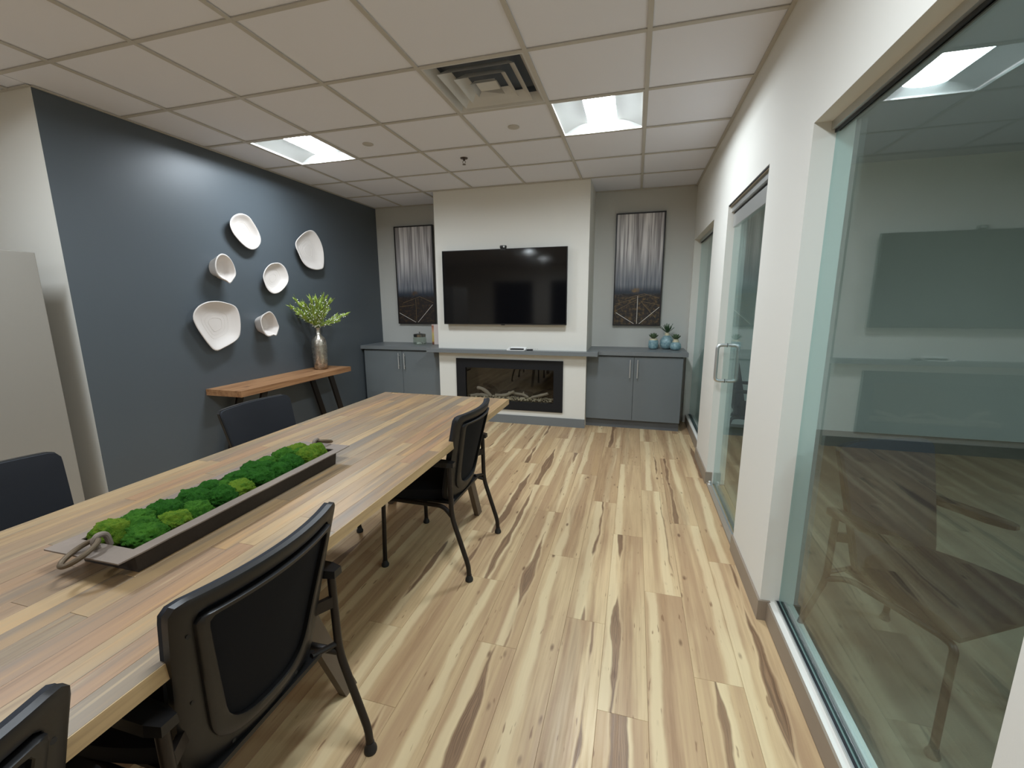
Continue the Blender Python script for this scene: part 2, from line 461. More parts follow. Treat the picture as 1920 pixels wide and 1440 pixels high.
k0 = -20
for k in range(k0, 4):
    x0 = -0.067+k*PW; x1 = x0+PW
    X0, X1 = max(x0, XL), min(x1, XR+0.035)
    if X1-X0 < 0.02: continue
    off = offs.get(k, random.uniform(0, PL))
    y = off - PL*math.ceil((off+0.9)/PL)
    while y < YB:
        a, b_ = max(y, -0.9), min(y+PL, YB)
        if b_-a > 0.02: plank(X0, X1, a, b_)
        y += PL
# neighbouring room floor
bm = bm_new(); box(bm, XR2, R2X, R2Y0, YB+0.12, -0.10, 0.0)
struct('floor_2', bm, 'carpet', None, 'muted olive floor of the room behind the glass', 'floor')

# ceiling ----------------------------------------------------------
bm = bm_new(); box(bm, XW-0.12, R2X+0.12, YR-0.12, YB+0.12, H+0.10, H+0.16)
ceil = struct('ceiling', bm, 'ceiling_tile', None, 'suspended ceiling of square tiles in a metal grid', 'ceiling')
T = 0.6096; GX, GY = -1.8202, 1.7982
LIGHT_CELLS = [(-2, 2), (2, 2), (-2, -2), (2, -2), (-2, -6), (-2, -9)]
VENT_CELL = (1, 1)
tile_full = None
def tile(x0, x1, y0, y1):
    global tile_full
    full = abs(x1-x0-T) < 1e-6 and abs(y1-y0-T) < 1e-6
    if full and tile_full: me = tile_full
    else:
        b = bm_new(); g = 0.004
        box(b, -(x1-x0)/2+g, (x1-x0)/2-g, -(y1-y0)/2+g, (y1-y0)/2-g, 0, 0.015)
        me = mesh('ceiling_tile', b, 'ceiling_tile')
        if full: tile_full = me
    o = obj('ceiling_tile', me, None, ceil); o.location = ((x0+x1)/2, (y0+y1)/2, H+0.008)
for i in range(-8, 4):
    for j in range(-12, 7):
        x0, y0 = GX+i*T, GY+j*T; x1, y1 = x0+T, y0+T
        xmin = XL if (y0+y1)/2 > YC else XW
        X0, X1 = max(x0, xmin), min(x1, XR); Y0, Y1 = max(y0, YR), min(y1, YB)
        if x0 < XL and y0 < YC < y1: tile(max(x0, XW), min(x1, XL), y0, YC)
        if (i, j) in LIGHT_CELLS or (i, j) == VENT_CELL: continue
        if X1-X0 < 0.03 or Y1-Y0 < 0.03: continue
        tile(X0, X1, Y0, Y1)
BW = 0.012
for i in range(-7, 4):
    x = GX+i*T; y0 = YC if x < XL else YR
    y0, y1 = (YR, YC) if x < XL else (YR, YB)
    one('grid_runner', lambda b: box(b, x-BW, x+BW, y0, y1, H, H+0.006), 'grid', ceil)
for j in range(-11, 7):
    y = GY+j*T; x0 = XL if y > YC else XW
    if y > YB: continue
    one('grid_cross_bar', lambda b: box(b, x0, XR, y-BW+0.0005, y+BW-0.0005, H+0.0006, H+0.0062), 'grid', ceil)
def angles(b):
    box(b, XL, XL+0.02, YC, YB, H-0.001, H+0.005); box(b, XR-0.02, XR, YR, YB, H-0.001, H+0.005)
    box(b, XL, BX0, YB-0.02, YB, H-0.001, H+0.005); box(b, BX1, XR, YB-0.02, YB, H-0.001, H+0.005)
    box(b, BX0, BX1, YBR-0.02, YBR, H-0.001, H+0.005)
    box(b, XW, XL, YC-0.02, YC, H-0.001, H+0.005)
one('wall_angle', angles, 'grid', ceil)

# walls ------------------------------------------------------------
one_ = lambda name, fn, mat, lab: struct(name, (lambda b: (fn(b), b)[1])(bm_new()), mat, None, lab, 'wall')
one_('wall_left', lambda b: box(b, XL-0.12, XL, YC+0.001, YB+0.12, 0, H+0.10), 'wall_blue', 'slate blue accent wall behind the white bowls')
one_('wall_left_return', lambda b: box(b, XW, XL-0.001, YC, YC+0.12, 0, H+0.10), 'wall_white', 'white return wall beside the blue wall')
one_('wall_neighbour_back', lambda b: box(b, XR2, R2X, YB, YB+0.12, 0, H+0.10), 'wall_white', 'white end wall of the room behind the glass')
one_('wall_back', lambda b: box(b, XL, XR2, YB, YB+0.12, 0, H+0.10), 'wall_grey', 'pale grey back wall in the alcoves')
one_('wall_far_left', lambda b: box(b, XW-0.12, XW, YR, YC+0.12, 0, H+0.10), 'wall_white', 'white side wall of the open office')
one_('wall_rear', lambda b: box(b, XW-0.12, XR, YR-0.12, YR, 0, H+0.10), 'wall_white', 'white wall at the rear of the office')
FX0, FX1, FZ0, FZ1 = -1.965, -0.868, 0.262, 0.672     # firebox opening
def breast(b):
    box(b, BX0, FX0, YBR, YB, 0, H+0.10); box(b, FX1, BX1, YBR, YB, 0, H+0.10)
    box(b, FX0, FX1, YBR, YB, 0, FZ0); box(b, FX0, FX1, YBR, YB, FZ1, H+0.10)
    box(b, FX0, FX1, YBR+0.3, YB, FZ0, FZ1)
one_('wall_breast', breast, 'wall_white', 'white chimney breast carrying the television')
WIN1 = (0.785, 1.995, 0.095, 2.088)   # y0, y1, z0, z1
DOOR = (2.565, 3.56, 0.0, 2.108)
WIN2 = (4.165, 5.43, 0.095, 2.12)
def rwall(b):
    ys = [YR, WIN1[0], WIN1[1], DOOR[0], DOOR[1], WIN2[0], WIN2[1], YB]
    for a, c in ((0, 1), (2, 3), (4, 5), (6, 7)): box(b, XR, XR2, ys[a], ys[c], 0, H+0.10)
    for wdw in (WIN1, DOOR, WIN2): box(b, XR, XR2, wdw[0], wdw[1], wdw[3], H+0.10)
    for wdw in (WIN1, WIN2): box(b, XR+0.035, XR2, wdw[0], wdw[1], 0, wdw[2])
one_('wall_right', rwall, 'wall_white', 'white partition with glazed openings')
one_('wall_neighbour_side', lambda b: box(b, R2X, R2X+0.12, R2Y0, YB, 0, H+0.10), 'wall_white', 'white side wall of the room behind the glass')
one_('wall_neighbour_near', lambda b: box(b, XR2, R2X, R2Y0-0.12, R2Y0, 0, H+0.10), 'wall_white', 'white near wall of the room behind the glass')

def bb_right(b):
    t_, h = 0.010, 0.098
    for y0, y1 in ((YR, WIN1[0]), (WIN1[1], DOOR[0]), (DOOR[1], WIN2[0])):
        box(b, XR-t_, XR, y0-(t_ if y0 > 0 else 0), y1+t_, 0, h)
        if y0 > 0: box(b, XR, XR+0.04, y0-t_, y0, 0, h)
        box(b, XR, XR+0.04, y1, y1+t_, 0, h)
    for wdw in (WIN1, WIN2): box(b, XR+0.027, XR+0.0352, wdw[0]+0.011, wdw[1]-0.011, 0, wdw[2]-0.002)
struct('baseboard_right', (lambda b: (bb_right(b), b)[1])(bm_new()), 'base_brown', None, 'taupe baseboard along the glazed partition', 'baseboard')
struct('baseboard_breast', (lambda b: (box(b, BX0+0.0, BX1, YBR-0.012, YBR, 0, 0.102), b)[1])(bm_new()), 'counter_grey', None, 'grey baseboard below the fireplace', 'baseboard')
struct('baseboard_left', (lambda b: (box(b, XL, XL+0.010, YC, 4.93, 0, 0.10), b)[1])(bm_new()), 'kick_grey', None, 'dark baseboard along the blue wall', 'baseboard')

# glazing ----------------------------------------------------------
GXP = 0.69     # glass plane
def window(name, wdw, lab):
    y0, y1, z0, z1 = wdw
    def ch(b):
        box(b, GXP-0.022, GXP-0.017, y0, y1, z0, z0+0.012); box(b, GXP+0.014, GXP+0.022, y0, y1, z0, z0+0.012)
        box(b, GXP-0.022, GXP-0.010, y0, y1, z1-0.030, z1); box(b, GXP+0.010, GXP+0.022, y0, y1, z1-0.030, z1)
    root = struct(name, (lambda b: (ch(b), b)[1])(bm_new()), 'alu', None, lab, 'window')
    def gk(b):
        box(b, GXP-0.0168, GXP-0.0052, y0, y1, z0, z0+0.009); box(b, GXP+0.0052, GXP+0.0138, y0, y1, z0, z0+0.009)
        box(b, GXP-0.0098, GXP-0.0052, y0, y1, z1-0.040, z1); box(b, GXP+0.0052, GXP+0.0095, y0, y1, z1-0.036, z1)
    one('gasket', gk, 'gasket', root)
    one('pane', lambda b: box(b, GXP-0.005, GXP+0.005, y0+0.002, y1-0.002, z0+0.001, z1-0.001), 'glass', root)
window('window_1', WIN1, 'large fixed glass pane with the dark chair behind it')
window('window_2', WIN2, 'fixed glass pane beside the grey cabinet')
# glass door
DXP = 0.662
bm = bm_new(); box(bm, DXP-0.022, DXP-0.009, DOOR[0], DOOR[1], 0.0, 0.014); box(bm, DXP+0.009, DXP+0.022, DOOR[0], DOOR[1], 0.0, 0.014)
box(bm, DXP-0.030, DXP+0.030, DOOR[0], DOOR[1], 2.062, DOOR[3])
door = struct('door_1', bm, 'alu', None, 'glass door with a silver pull handle', 'door')
one('threshold', lambda b: box(b, XR+0.001, DXP-0.022, DOOR[0], DOOR[1], 0, 0.012), 'base_brown', door)
one('track_slot_shadow_line', lambda b: (box(b, DXP-0.010, DXP+0.010, DOOR[0], DOOR[1], 2.045, 2.0618), box(b, XR+0.002, XR+0.010, DOOR[0]+0.001, DOOR[1]-0.001, DOOR[3]-0.006, DOOR[3]-0.0005)), 'gasket', door)  # track gap; second box is a dark strip imitating shadow under the front edge
one('top_rail', lambda b: bevbox(b, DXP-0.016, DXP+0.016, DOOR[0]+0.004, DOOR[1]-0.02, 1.955, 2.044, 0.002), 'alu', door)
one('pane', lambda b: box(b, DXP-0.005, DXP+0.005, DOOR[0]+0.004, DOOR[1]-0.02, 0.016, 1.956), 'glass', door)
HY = 3.43
hd = None
for sg in (-1, 1):
    b = bm_new()
    tube(b, fillet([(DXP+sg*0.006, HY, 1.125), (DXP+sg*0.070, HY, 1.125), (DXP+sg*0.070, HY, 0.862), (DXP+sg*0.006, HY, 0.862)], 0.036, 6), 0.0125, 14)
    h_ = obj('pull_handle', b, 'alu', door, True)
    for zz in (1.125, 0.862):
        b = bm_new(); tube(b, [(DXP+sg*0.0052, HY, zz), (DXP+sg*0.0085, HY, zz)], 0.0145, 14); obj('washer', b, 'gasket', h_, True)
b = bm_new(); lathe(b, [(0.014, 0), (0.014, 0.010), (0.010, 0.014), (0.010, 0.030), (0.006, 0.034)], 16)
tag(obj('door_stop', b, 'steel', None, True, (0.628, 3.50, 0.012)), 'small silver door stop on the floor by the glass door', 'door stop')

# dark night windows at the rear of the office
for i, (x0, x1) in enumerate(((-4.75, -3.35), (-2.75, -1.2))):
    r_ = struct('window_%d' % (i+3), (lambda b: (box(b, x0-0.05, x0, YR, YR+0.03, 0.0, 2.2), box(b, x1, x1+0.05, YR, YR+0.03, 0.0, 2.2), box(b, x0, x1, YR, YR+0.03, 2.14, 2.2), b)[3])(bm_new()), 'white_metal', None, 'dark night window in the rear wall', 'window')
    one('pane', lambda b: box(b, x0, x1, YR+0.002, YR+0.012, 0.0, 2.14), 'night', r_)

# ------------------------------------------------------------------ ceiling fittings
def ceiling_light(i, j, label, group=None, suffix=''):
    cx, cy = GX+(i+0.5)*T, GY+(j+0.5)*T
    t = thing('ceiling_light'+suffix, label, 'ceiling light', (cx, cy, H), 0, group)
    h = T/2-0.013; w_ = 0.105; d = 0.055
    def fr(b):
        for s in (-1, 1):
            box(b, s*h-0.008*(s > 0)+0.0*(s < 0), s*h+0.008*(s < 0), -h, h, 0.0005, 0.012)
            box(b, -h+0.0085, h-0.0085, s*h-0.008*(s > 0), s*h+0.008*(s < 0), 0.0005, 0.012)
    one('frame', fr, 'white_metal', t)
    hi = h-0.008
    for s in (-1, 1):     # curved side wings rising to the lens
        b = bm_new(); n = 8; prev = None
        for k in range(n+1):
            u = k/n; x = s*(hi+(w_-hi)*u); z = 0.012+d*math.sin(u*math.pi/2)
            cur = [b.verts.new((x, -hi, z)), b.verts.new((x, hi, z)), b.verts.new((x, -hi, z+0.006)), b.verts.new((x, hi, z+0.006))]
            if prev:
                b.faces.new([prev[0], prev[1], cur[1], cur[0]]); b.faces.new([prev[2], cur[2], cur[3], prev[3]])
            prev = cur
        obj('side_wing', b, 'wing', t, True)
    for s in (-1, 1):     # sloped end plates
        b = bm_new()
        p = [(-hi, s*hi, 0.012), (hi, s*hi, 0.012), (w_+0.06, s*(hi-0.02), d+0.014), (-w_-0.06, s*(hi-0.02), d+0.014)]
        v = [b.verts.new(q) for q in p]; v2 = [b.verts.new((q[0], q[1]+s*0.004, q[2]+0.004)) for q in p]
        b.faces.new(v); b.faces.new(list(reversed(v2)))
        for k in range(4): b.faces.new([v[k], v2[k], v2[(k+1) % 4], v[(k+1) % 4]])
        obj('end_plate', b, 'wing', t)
    b = bm_new(); n = 6; prev = None
    for k in range(n+1):
        u = k/n*2-1; cur = [b.verts.new((u*w_, -hi+0.015, 0.012+d-0.016*(1-u*u))), b.verts.new((u*w_, hi-0.015, 0.012+d-0.016*(1-u*u)))]
        if prev: b.faces.new([prev[0], prev[1], cur[1], cur[0]])
        prev = cur
    obj('lens'+suffix, b, 'lens', t, True)
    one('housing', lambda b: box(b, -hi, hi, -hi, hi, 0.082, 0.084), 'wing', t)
    return t
L_LAB = {(-2, 2): 'recessed square ceiling light nearest the blue wall', (2, 2): 'recessed square ceiling light beside the square air diffuser'}
for c_ in LIGHT_CELLS:
    ceiling_light(c_[0], c_[1], L_LAB.get(c_, 'recessed square ceiling light in the office behind the table'), None if c_ in L_LAB else 'lights of the open office', '' if c_ in L_LAB else '_offscreen')

for c_ in ((7, -1), (7, -4)):
    ceiling_light(c_[0], c_[1], 'recessed ceiling light in the room behind the glass', 'lights behind the glass', '_offscreen')
vt = thing('air_diffuser', 'square grey air diffuser with nested louvre rings in the ceiling', 'air vent', (GX+1.5*T, GY+1.5*T, H))
def sq_ring(b, a0, z0, a1, z1, th=0.0025):
    p = [(-1, -1), (1, -1), (1, 1), (-1, 1)]
    o0 = [b.verts.new((q[0]*a0, q[1]*a0, z0)) for q in p]; o1 = [b.verts.new((q[0]*a1, q[1]*a1, z1)) for q in p]
    i0 = [b.verts.new((q[0]*(a0-th), q[1]*(a0-th), z0+th)) for q in p]; i1 = [b.verts.new((q[0]*(a1-th), q[1]*(a1-th), z1+th)) for q in p]
    for k in range(4):
        j = (k+1) % 4
        b.faces.new([o0[k], o0[j], o1[j], o1[k]]); b.faces.new([i0[k], i1[k], i1[j], i0[j]])
        b.faces.new([o0[k], i0[k], i0[j], o0[j]]); b.faces.new([o1[k], o1[j], i1[j], i1[k]])
one('flange', lambda b: sq_ring(b, 0.2925, 0.0015, 0.281, 0.0025, 0.001), 'grille', vt)
one('outer_cone', lambda b: sq_ring(b, 0.2815, 0.002, 0.248, 0.050, 0.003), 'grille', vt)
one('plenum', lambda b: (sq_ring(b, 0.251, 0.0505, 0.249, 0.084, 0.003), box(b, -0.25, 0.25, -0.25, 0.25, 0.085, 0.088)), 'duct', vt)
for a, bz in ((0.226, -0.004), (0.154, -0.007)):
    one('louvre_ring', lambda b: sq_ring(b, a, bz, a-0.050, bz+0.044, 0.003), 'grille', vt)
one('centre_plate', lambda b: (sq_ring(b, 0.084, -0.010, 0.062, 0.012, 0.003), box(b, -0.063, 0.063, -0.063, 0.063, 0.012, 0.014)), 'grille', vt)
for (x, y), lab in (((-2.145, 3.34), 'small round cover plate in the tile next to the light by the blue wall'), ((-0.92, 3.343), 'small round cover plate in the tile behind the air diffuser')):
    b = bm_new(); lathe(b, [(0.043, 0), (0.043, -0.004), (0.036, -0.007), (0.0, -0.008)], 28, cap1=False)
    tag(obj('cover_plate', b, 'grid', None, True, (x, y, H+0.0078)), lab, 'cover plate')
sp = thing('fire_sprinkler', 'bronze pendant fire sprinkler under the ceiling tiles', 'sprinkler', (-1.53, 3.886, H+0.0078))
b = bm_new(); lathe(b, [(0.034, 0), (0.032, -0.006), (0.014, -0.010)], 24); obj('escutcheon', b, 'brass', sp, True)
b = bm_new(); lathe(b, [(0.009, -0.008), (0.009, -0.022), (0.006, -0.024)], 14); obj('body', b, 'brass', sp, True)
for s in (-1, 1):
    b = bm_new(); tube(b, bez([(s*0.006, 0, -0.022), (s*0.014, 0, -0.034), (s*0.003, 0, -0.052)], 5), 0.002, 8); obj('frame_arm', b, 'brass', sp, True)
b = bm_new(); lathe(b, [(0.004, -0.050), (0.016, -0.054), (0.016, -0.056)], 16); obj('deflector', b, 'brass', sp, True)

# ------------------------------------------------------------------ cabinets, worktop, fireplace
def cabinet(label, x0, x1, split):
    t = thing('base_cabinet', label, 'cabinet', ((x0+x1)/2, 5.22, 0))
    o = Vector(t.location)
    L = lambda b, a0, a1, y0, y1, z0, z1, r=0: (bevbox(b, a0-o.x, a1-o.x, y0-o.y, y1-o.y, z0, z1, r) if r else box(b, a0-o.x, a1-o.x, y0-o.y, y1-o.y, z0, z1))
    one('body', lambda b: L(b, x0, x1, 4.974, YB-0.001, 0.10, 0.8435), 'cab_grey', t)
    one('toe_kick', lambda b: L(b, x0, x1-0.004, 5.0, 5.02, 0, 0.10), 'kick_grey', t)
    for a0, a1, hx in ((x0+0.002, split-0.0018, split-0.040), (split+0.0018, x1-0.002, split+0.040)):
        d = one('cabinet_door', lambda b: L(b, a0, a1, 4.953, 4.973, 0.104, 0.832, 0.0015), 'cab_grey', t)
        b = bm_new(); p = lambda z, y: (hx-o.x, y-o.y, z)
        tube(b, [p(0.600, 4.925), p(0.805, 4.925)], 0.0058, 10)
        for zz in (0.635, 0.770): tube(b, [p(zz, 4.9535), p(zz, 4.925)], 0.0045, 8)
        obj('bar_handle', b, 'steel', d, True)
    return t
cabinet('two-door grey base cabinet under the blue succulent pots', BX1+0.001, 0.530, 0.016)
cabinet('two-door grey base cabinet under the glass candy jar', XL+0.035, BX0-0.001, -2.875)
bm = bm_new()
prism(bm, [(XL+0.001, YB-0.001), (XL+0.001, 4.93), (-2.43, 4.93), (-2.43, 4.765), (-0.372, 4.765), (-0.372, 4.93), (0.575, 4.93), (0.575, YB-0.001),
           (BX1+0.0005, YB-0.001), (BX1+0.0005, YBR-0.0005), (BX0-0.0005, YBR-0.0005), (BX0-0.0005, YB-0.001)], 0.8485, 0.893)
tag(obj('worktop', bm, 'counter_grey'), 'long grey worktop running across both cabinets and forming the mantel', 'worktop')

fp = thing('electric_fireplace', 'wide black-framed electric fireplace set in the chimney breast', 'fireplace', ((FX0+FX1)/2, YBR, 0.17))
fo = Vector(fp.location)
def fbox(b, x0, x1, y0, y1, z0, z1): box(b, x0-fo.x, x1-fo.x, y0-fo.y, y1-fo.y, z0-fo.z, z1-fo.z)
def fframe(b):
    ox0, ox1, oz0, oz1 = -2.080, -0.764, 0.168, 0.774
    y0, y1 = YBR-0.018, YBR-0.0004
    ix0, ix1, iz0, iz1 = FX0+0.004, FX1-0.004, FZ0+0.006, FZ1-0.006
    fbox(b, ox0, ix0, y0, y1, oz0, oz1); fbox(b, ix1, ox1, y0, y1, oz0, oz1)
    fbox(b, ix0, ix1, y0, y1, oz0, iz0); fbox(b, ix0, ix1, y0, y1, iz1, oz1)
one('frame', fframe, 'fp_frame', fp)
def fbody(b):
    e = 0.002
    fbox(b, FX0+e, FX0+e+0.004, YBR, YBR+0.22, FZ0+e, FZ1-e); fbox(b, FX1-e-0.004, FX1-e, YBR, YBR+0.22, FZ0+e, FZ1-e)
    fbox(b, FX0+e, FX1-e, YBR, YBR+0.22, FZ0+e, FZ0+e+0.004); fbox(b, FX0+e, FX1-e, YBR, YBR+0.22, FZ1-e-0.004, FZ1-e)
    fbox(b, FX0+e, FX1-e, YBR+0.22, YBR+0.224, FZ0+e, FZ1-e)
one('firebox', fbody, 'fp_inside', fp)
one('pane', lambda b: fbox(b, FX0+0.007, FX1-0.007, YBR+0.004, YBR+0.008, FZ0+0.007, FZ1-0.007), 'fp_glass', fp)
random.seed(11)
b = bm_new()
for k in range(330):
    x = random.uniform(FX0+0.03, FX1-0.03); y = random.uniform(YBR+0.022, YBR+0.19); r = random.uniform(0.007, 0.015)
    z = FZ0+0.008+r*0.6+random.uniform(0, 0.026)*(1-abs(y-YBR-0.10)/0.14)
    mt = Matrix.Translation((x-fo.x, y-fo.y, z-fo.z)) @ Matrix.Rotation(random.uniform(0, 6), 4, 'Z') @ Matrix.Diagonal((r*random.uniform(.8, 1.3), r, r*0.75, 1))
    bmesh.ops.create_icosphere(b, subdivisions=1, radius=1, matrix=mt)
tag(obj('ember_stones', b, 'pebble', fp, True, ang=80), kind='stuff')
logs = [([(-1.93, .06, .300), (-1.80, .08, .310), (-1.70, .07, .298)], .020, 'pale stub of driftwood lying at the far end of the fireplace stones'),
        ([(-1.855, .10, .395), (-1.79, .095, .385), (-1.72, .085, .345), (-1.665, .08, .300)], .021, 'driftwood log sloping down to the stones with a raised knobbly end'),
        ([(-1.62, .10, .312), (-1.50, .095, .318), (-1.43, .095, .345), (-1.375, .09, .372)], .018, 'driftwood log kinked upward in the middle of the fireplace'),
        ([(-1.46, .14, .345), (-1.33, .13, .335), (-1.26, .12, .328), (-1.20, .10, .305)], .016, 'driftwood log with a short snag lying on the fireplace stones'),
        ([(-1.16, .10, .305), (-1.08, .09, .330), (-1.01, .085, .350), (-0.955, .08, .368)], .017, 'driftwood log leaning upward near the wide end of the fireplace')]
for p, r, lab in logs:
    b = bm_new(); pts = bez([(q[0], YBR+q[1], q[2]) for q in p], 6)
    rr = [r*(0.75+0.5*abs(mnoise.noise(Vector((q.x*14, q.y*9, q.z*20))))+0.25*math.sin(k/len(pts)*math.pi)) for k, q in enumerate(pts)]
    tube(b, pts, rr, 10)
    if 'snag' in lab: tube(b, [(-1.275, YBR+.12, .330), (-1.262, YBR+.12, .368)], [.012, .007], 8)
    tag(obj('driftwood_log', b, 'log', None, True, ang=70), lab, 'log', 'driftwood logs in the fireplace')

# ------------------------------------------------------------------ television, webcam, mantel things
tv = thing('television', 'large black wall-mounted flat television above the mantel', 'television', (-1.459, 4.79, 1.608))
TW, TH = 0.734, 0.4205
one('bezel', lambda b: (bevbox(b, -TW, TW, 0.002, 0.030, -TH, TH, 0.003)), 'tv_bezel', tv)
one('screen', lambda b: box(b, -TW+0.008, TW-0.008, -0.001, 0.0018, -TH+0.014, TH-0.008), 'tv_screen', tv)
one('rear_housing', lambda b: bevbox(b, -0.50, 0.50, 0.0302, 0.055, -TH+0.02, 0.10, 0.006), 'tv_bezel', tv)
one('wall_mount', lambda b: box(b, -0.25, 0.25, 0.0553, 0.0798, -0.2, 0.2), 'black_metal', tv)
one('logo_tab', lambda b: bevbox(b, -0.022, 0.022, 0.004, 0.012, -TH-0.007, -TH-0.0002, 0.0015), 'tv_bezel', tv)
wc = thing('webcam', 'small black webcam clipped to the top edge of the television', 'webcam', (-1.447, 4.795, 1.608+TH+0.0008))
one('body', lambda b: bevbox(b, -0.038, 0.038, -0.014, 0.018, 0.004, 0.034, 0.009, 3), 'black_plastic', wc, True)
one('clip', lambda b: (bevbox(b, -0.030, 0.030, -0.010, 0.030, 0.0, 0.0055, 0.001), bevbox(b, -0.030, 0.030, -0.013, -0.0045, -0.020, 0.004, 0.001)), 'black_plastic', wc)
b = bm_new(); tube(b, [(0.012, -0.0135, 0.019), (0.012, -0.017, 0.019)], 0.010, 18); obj('lens', b, 'alu', wc, True)

ZC = 0.8932
tr = thing('remote_tray', 'shallow white tray lying on the mantel under the television', 'tray', (-1.300, 4.815, ZC))
def trayb(b):
    prism(b, [(-0.105, -0.045), (0.095, -0.045), (0.100, 0.042), (-0.085, 0.042)], 0, 0.004)
    def wall(p0, p1, h0, h1):      # outward-leaning tray wall
        P0, P1 = Vector(p0), Vector(p1); n_ = Vector(((P1-P0).y, -(P1-P0).x, 0)).normalized()
        v = [b.verts.new(q) for q in (P0, P1, P1+n_*0.012+Vector((0, 0, h1)), P0+n_*0.012+Vector((0, 0, h0)))]
        v2 = [b.verts.new(q.co-n_*0.004) for q in v]
        b.faces.new(v); b.faces.new(list(reversed(v2)))
        for k in range(4): b.faces.new([v[k], v2[k], v2[(k+1) % 4], v[(k+1) % 4]])
    wall((0.100, 0.040, 0.003), (-0.085, 0.040, 0.003), 0.030, 0.030)
    wall((-0.085, 0.040, 0.003), (-0.104, -0.043, 0.003), 0.030, 0.003); wall((0.095, -0.043, 0.003), (0.100, 0.040, 0.003), 0.003, 0.030)
one('base', trayb, 'paper_white', tr)
def remote(label, loc, rz, l, w_):
    t = thing('remote_control', label, 'remote control', loc, rz)
    one('case', lambda b: bevbox(b, -l/2, l/2, -w_/2, w_/2, 0, 0.017, 0.007, 3), 'black_plastic', t, True)
    for k in range(6):
        one('button', lambda b: bevbox(b, -l/2+0.02+k*0.02, -l/2+0.03+k*0.02, -0.006, 0.006, 0.0168, 0.0185, 0.0005), 'rubber', t)
remote('chunky black remote control resting on the white tray', (-1.298, 4.820, ZC+0.0042), 0.02, 0.160, 0.044)
remote('slim dark remote control lying on the mantel beside the white tray', (-1.145, 4.812, ZC), 0.30, 0.075, 0.024)

jar = thing('candy_jar', 'clear glass jar with a steel lid on the grey worktop', 'jar', (-2.735, 5.19, ZC))
b = bm_new(); lathe(b, [(0.070, 0), (0.084, 0.004), (0.088, 0.016), (0.088, 0.096), (0.078, 0.104), (0.075, 0.104), (0.084, 0.094), (0.084, 0.016), (0.074, 0.008), (0.0, 0.008)], 40, cap1=False); obj('body', b, 'jar_glass', jar, True)
b = bm_new(); lathe(b, [(0.079, 0.1045), (0.081, 0.136), (0.076, 0.142), (0.014, 0.150)], 40); ld = obj('lid', b, 'lid', jar, True)
b = bm_new(); lathe(b, [(0.004, 0.1505), (0.004, 0.157), (0.010, 0.160), (0.009, 0.168), (0.003, 0.171)], 16); obj('knob', b, 'lid', ld, True)
random.seed(3)
for k in range(12):
    a = k*2.4; r_ = 0.014+0.046*((k*0.618) % 1)
    b = bm_new(); z = 0.0
    mt = Matrix.Rotation(random.uniform(0, 3), 4, 'Z') @ Matrix.Diagonal((0.011, 0.008, 0.007, 1))
    bmesh.ops.create_icosphere(b, subdivisions=2, radius=1, matrix=mt)
    for s in (-1, 1): tube(b, [mt @ Vector((s*0.9, 0, 0)), mt @ Vector((s*1.6, 0, 0.2))], [0.002, 0.006], 6)
    tag(obj('wrapped_candy', b, 'paper_white', None, True, (-2.735+r_*math.cos(a), 5.19+r_*math.sin(a), ZC+0.0165+(0.012 if k > 7 else 0))), 'white wrapped candy inside the glass jar', 'candy', 'candies in the jar')
cd = thing('menu_card', 'pink and yellow printed card standing beside the chimney breast', 'card', (-2.492, 5.24, ZC), 0.05)
b = bm_new(); bevbox(b, -0.085, 0.085, -0.002, 0.002, 0.004, 0.268, 0.0008); obj('printed_sheet', b, 'card', cd)
one('holder', lambda b: (box(b, -0.087, 0.087, 0.0022, 0.0045, 0.0, 0.270), box(b, -0.087, 0.087, -0.03, 0.05, 0.0, 0.0035)), 'jar_glass', cd)

def leaf(b, base, d, up, length, wid, thick, curl=0.0, n=5):
    """fleshy pointed leaf"""
    d = Vector(d).normalized(); side = d.cross(Vector(up))
    side = side.normalized() if side.length > 1e-4 else Vector((1, 0, 0)); nn = side.cross(d)
    rings = []
    for k in range(n+1):
        u = k/n; wv = wid*math.sin(math.pi*min(1, 0.18+0.82*u))**0.8*(1 if u < 1 else 0.05)+0.0005
        p = Vector(base)+d*length*u+nn*curl*u*u
        rings.append([b.verts.new(p+side*wv*math.cos(q)+nn*thick*math.sin(q)) for q in (0, math.pi/2, math.pi, 3*math.pi/2)])
    for A, B in zip(rings, rings[1:]):
        for k in range(4): b.faces.new([A[k], A[(k+1) % 4], B[(k+1) % 4], B[k]])
    b.faces.new(list(reversed(rings[0]))); b.faces.new(rings[-1])
def succulent_pot(label, loc, prof, rim, ztop, spiky, R):
    t = thing('succulent_pot', label, 'potted plant', loc)
    b = bm_new(); lathe(b, prof, 32); obj('pot', b, 'pot', t, True, ang=60)
    b = bm_new(); lathe(b, rim, 28); obj('collar', b, 'pot_rim', t, True, ang=60)
    random.seed(int(R*1000))
    tiers = [(11, 0.35, 1.0), (8, 0.75, 0.95), (5, 1.15, 0.9)] if not spiky else [(9, 0.55, 1.0), (7, 0.95, 1.05), (4, 1.3, 1.0)]
    for n, el, sc in tiers:
        for k in range(n):
            a = 2*math.pi*(k+random.uniform(-.2, .2))/n+el*3
            d = (math.cos(a)*math.cos(el), math.sin(a)*math.cos(el), math.sin(el))
            b = bm_new()
            if spiky: leaf(b, (0, 0, ztop), d, (0, 0, 1), R*sc*random.uniform(.8, 1.1), 0.009, 0.003, 0.012)
            else: leaf(b, (0, 0, ztop), d, (0, 0, 1), R*sc*random.uniform(.85, 1.0), 0.017, 0.005, 0.022)
            obj('leaf', b, 'succ2' if spiky else 'succ', t, True, ang=70)
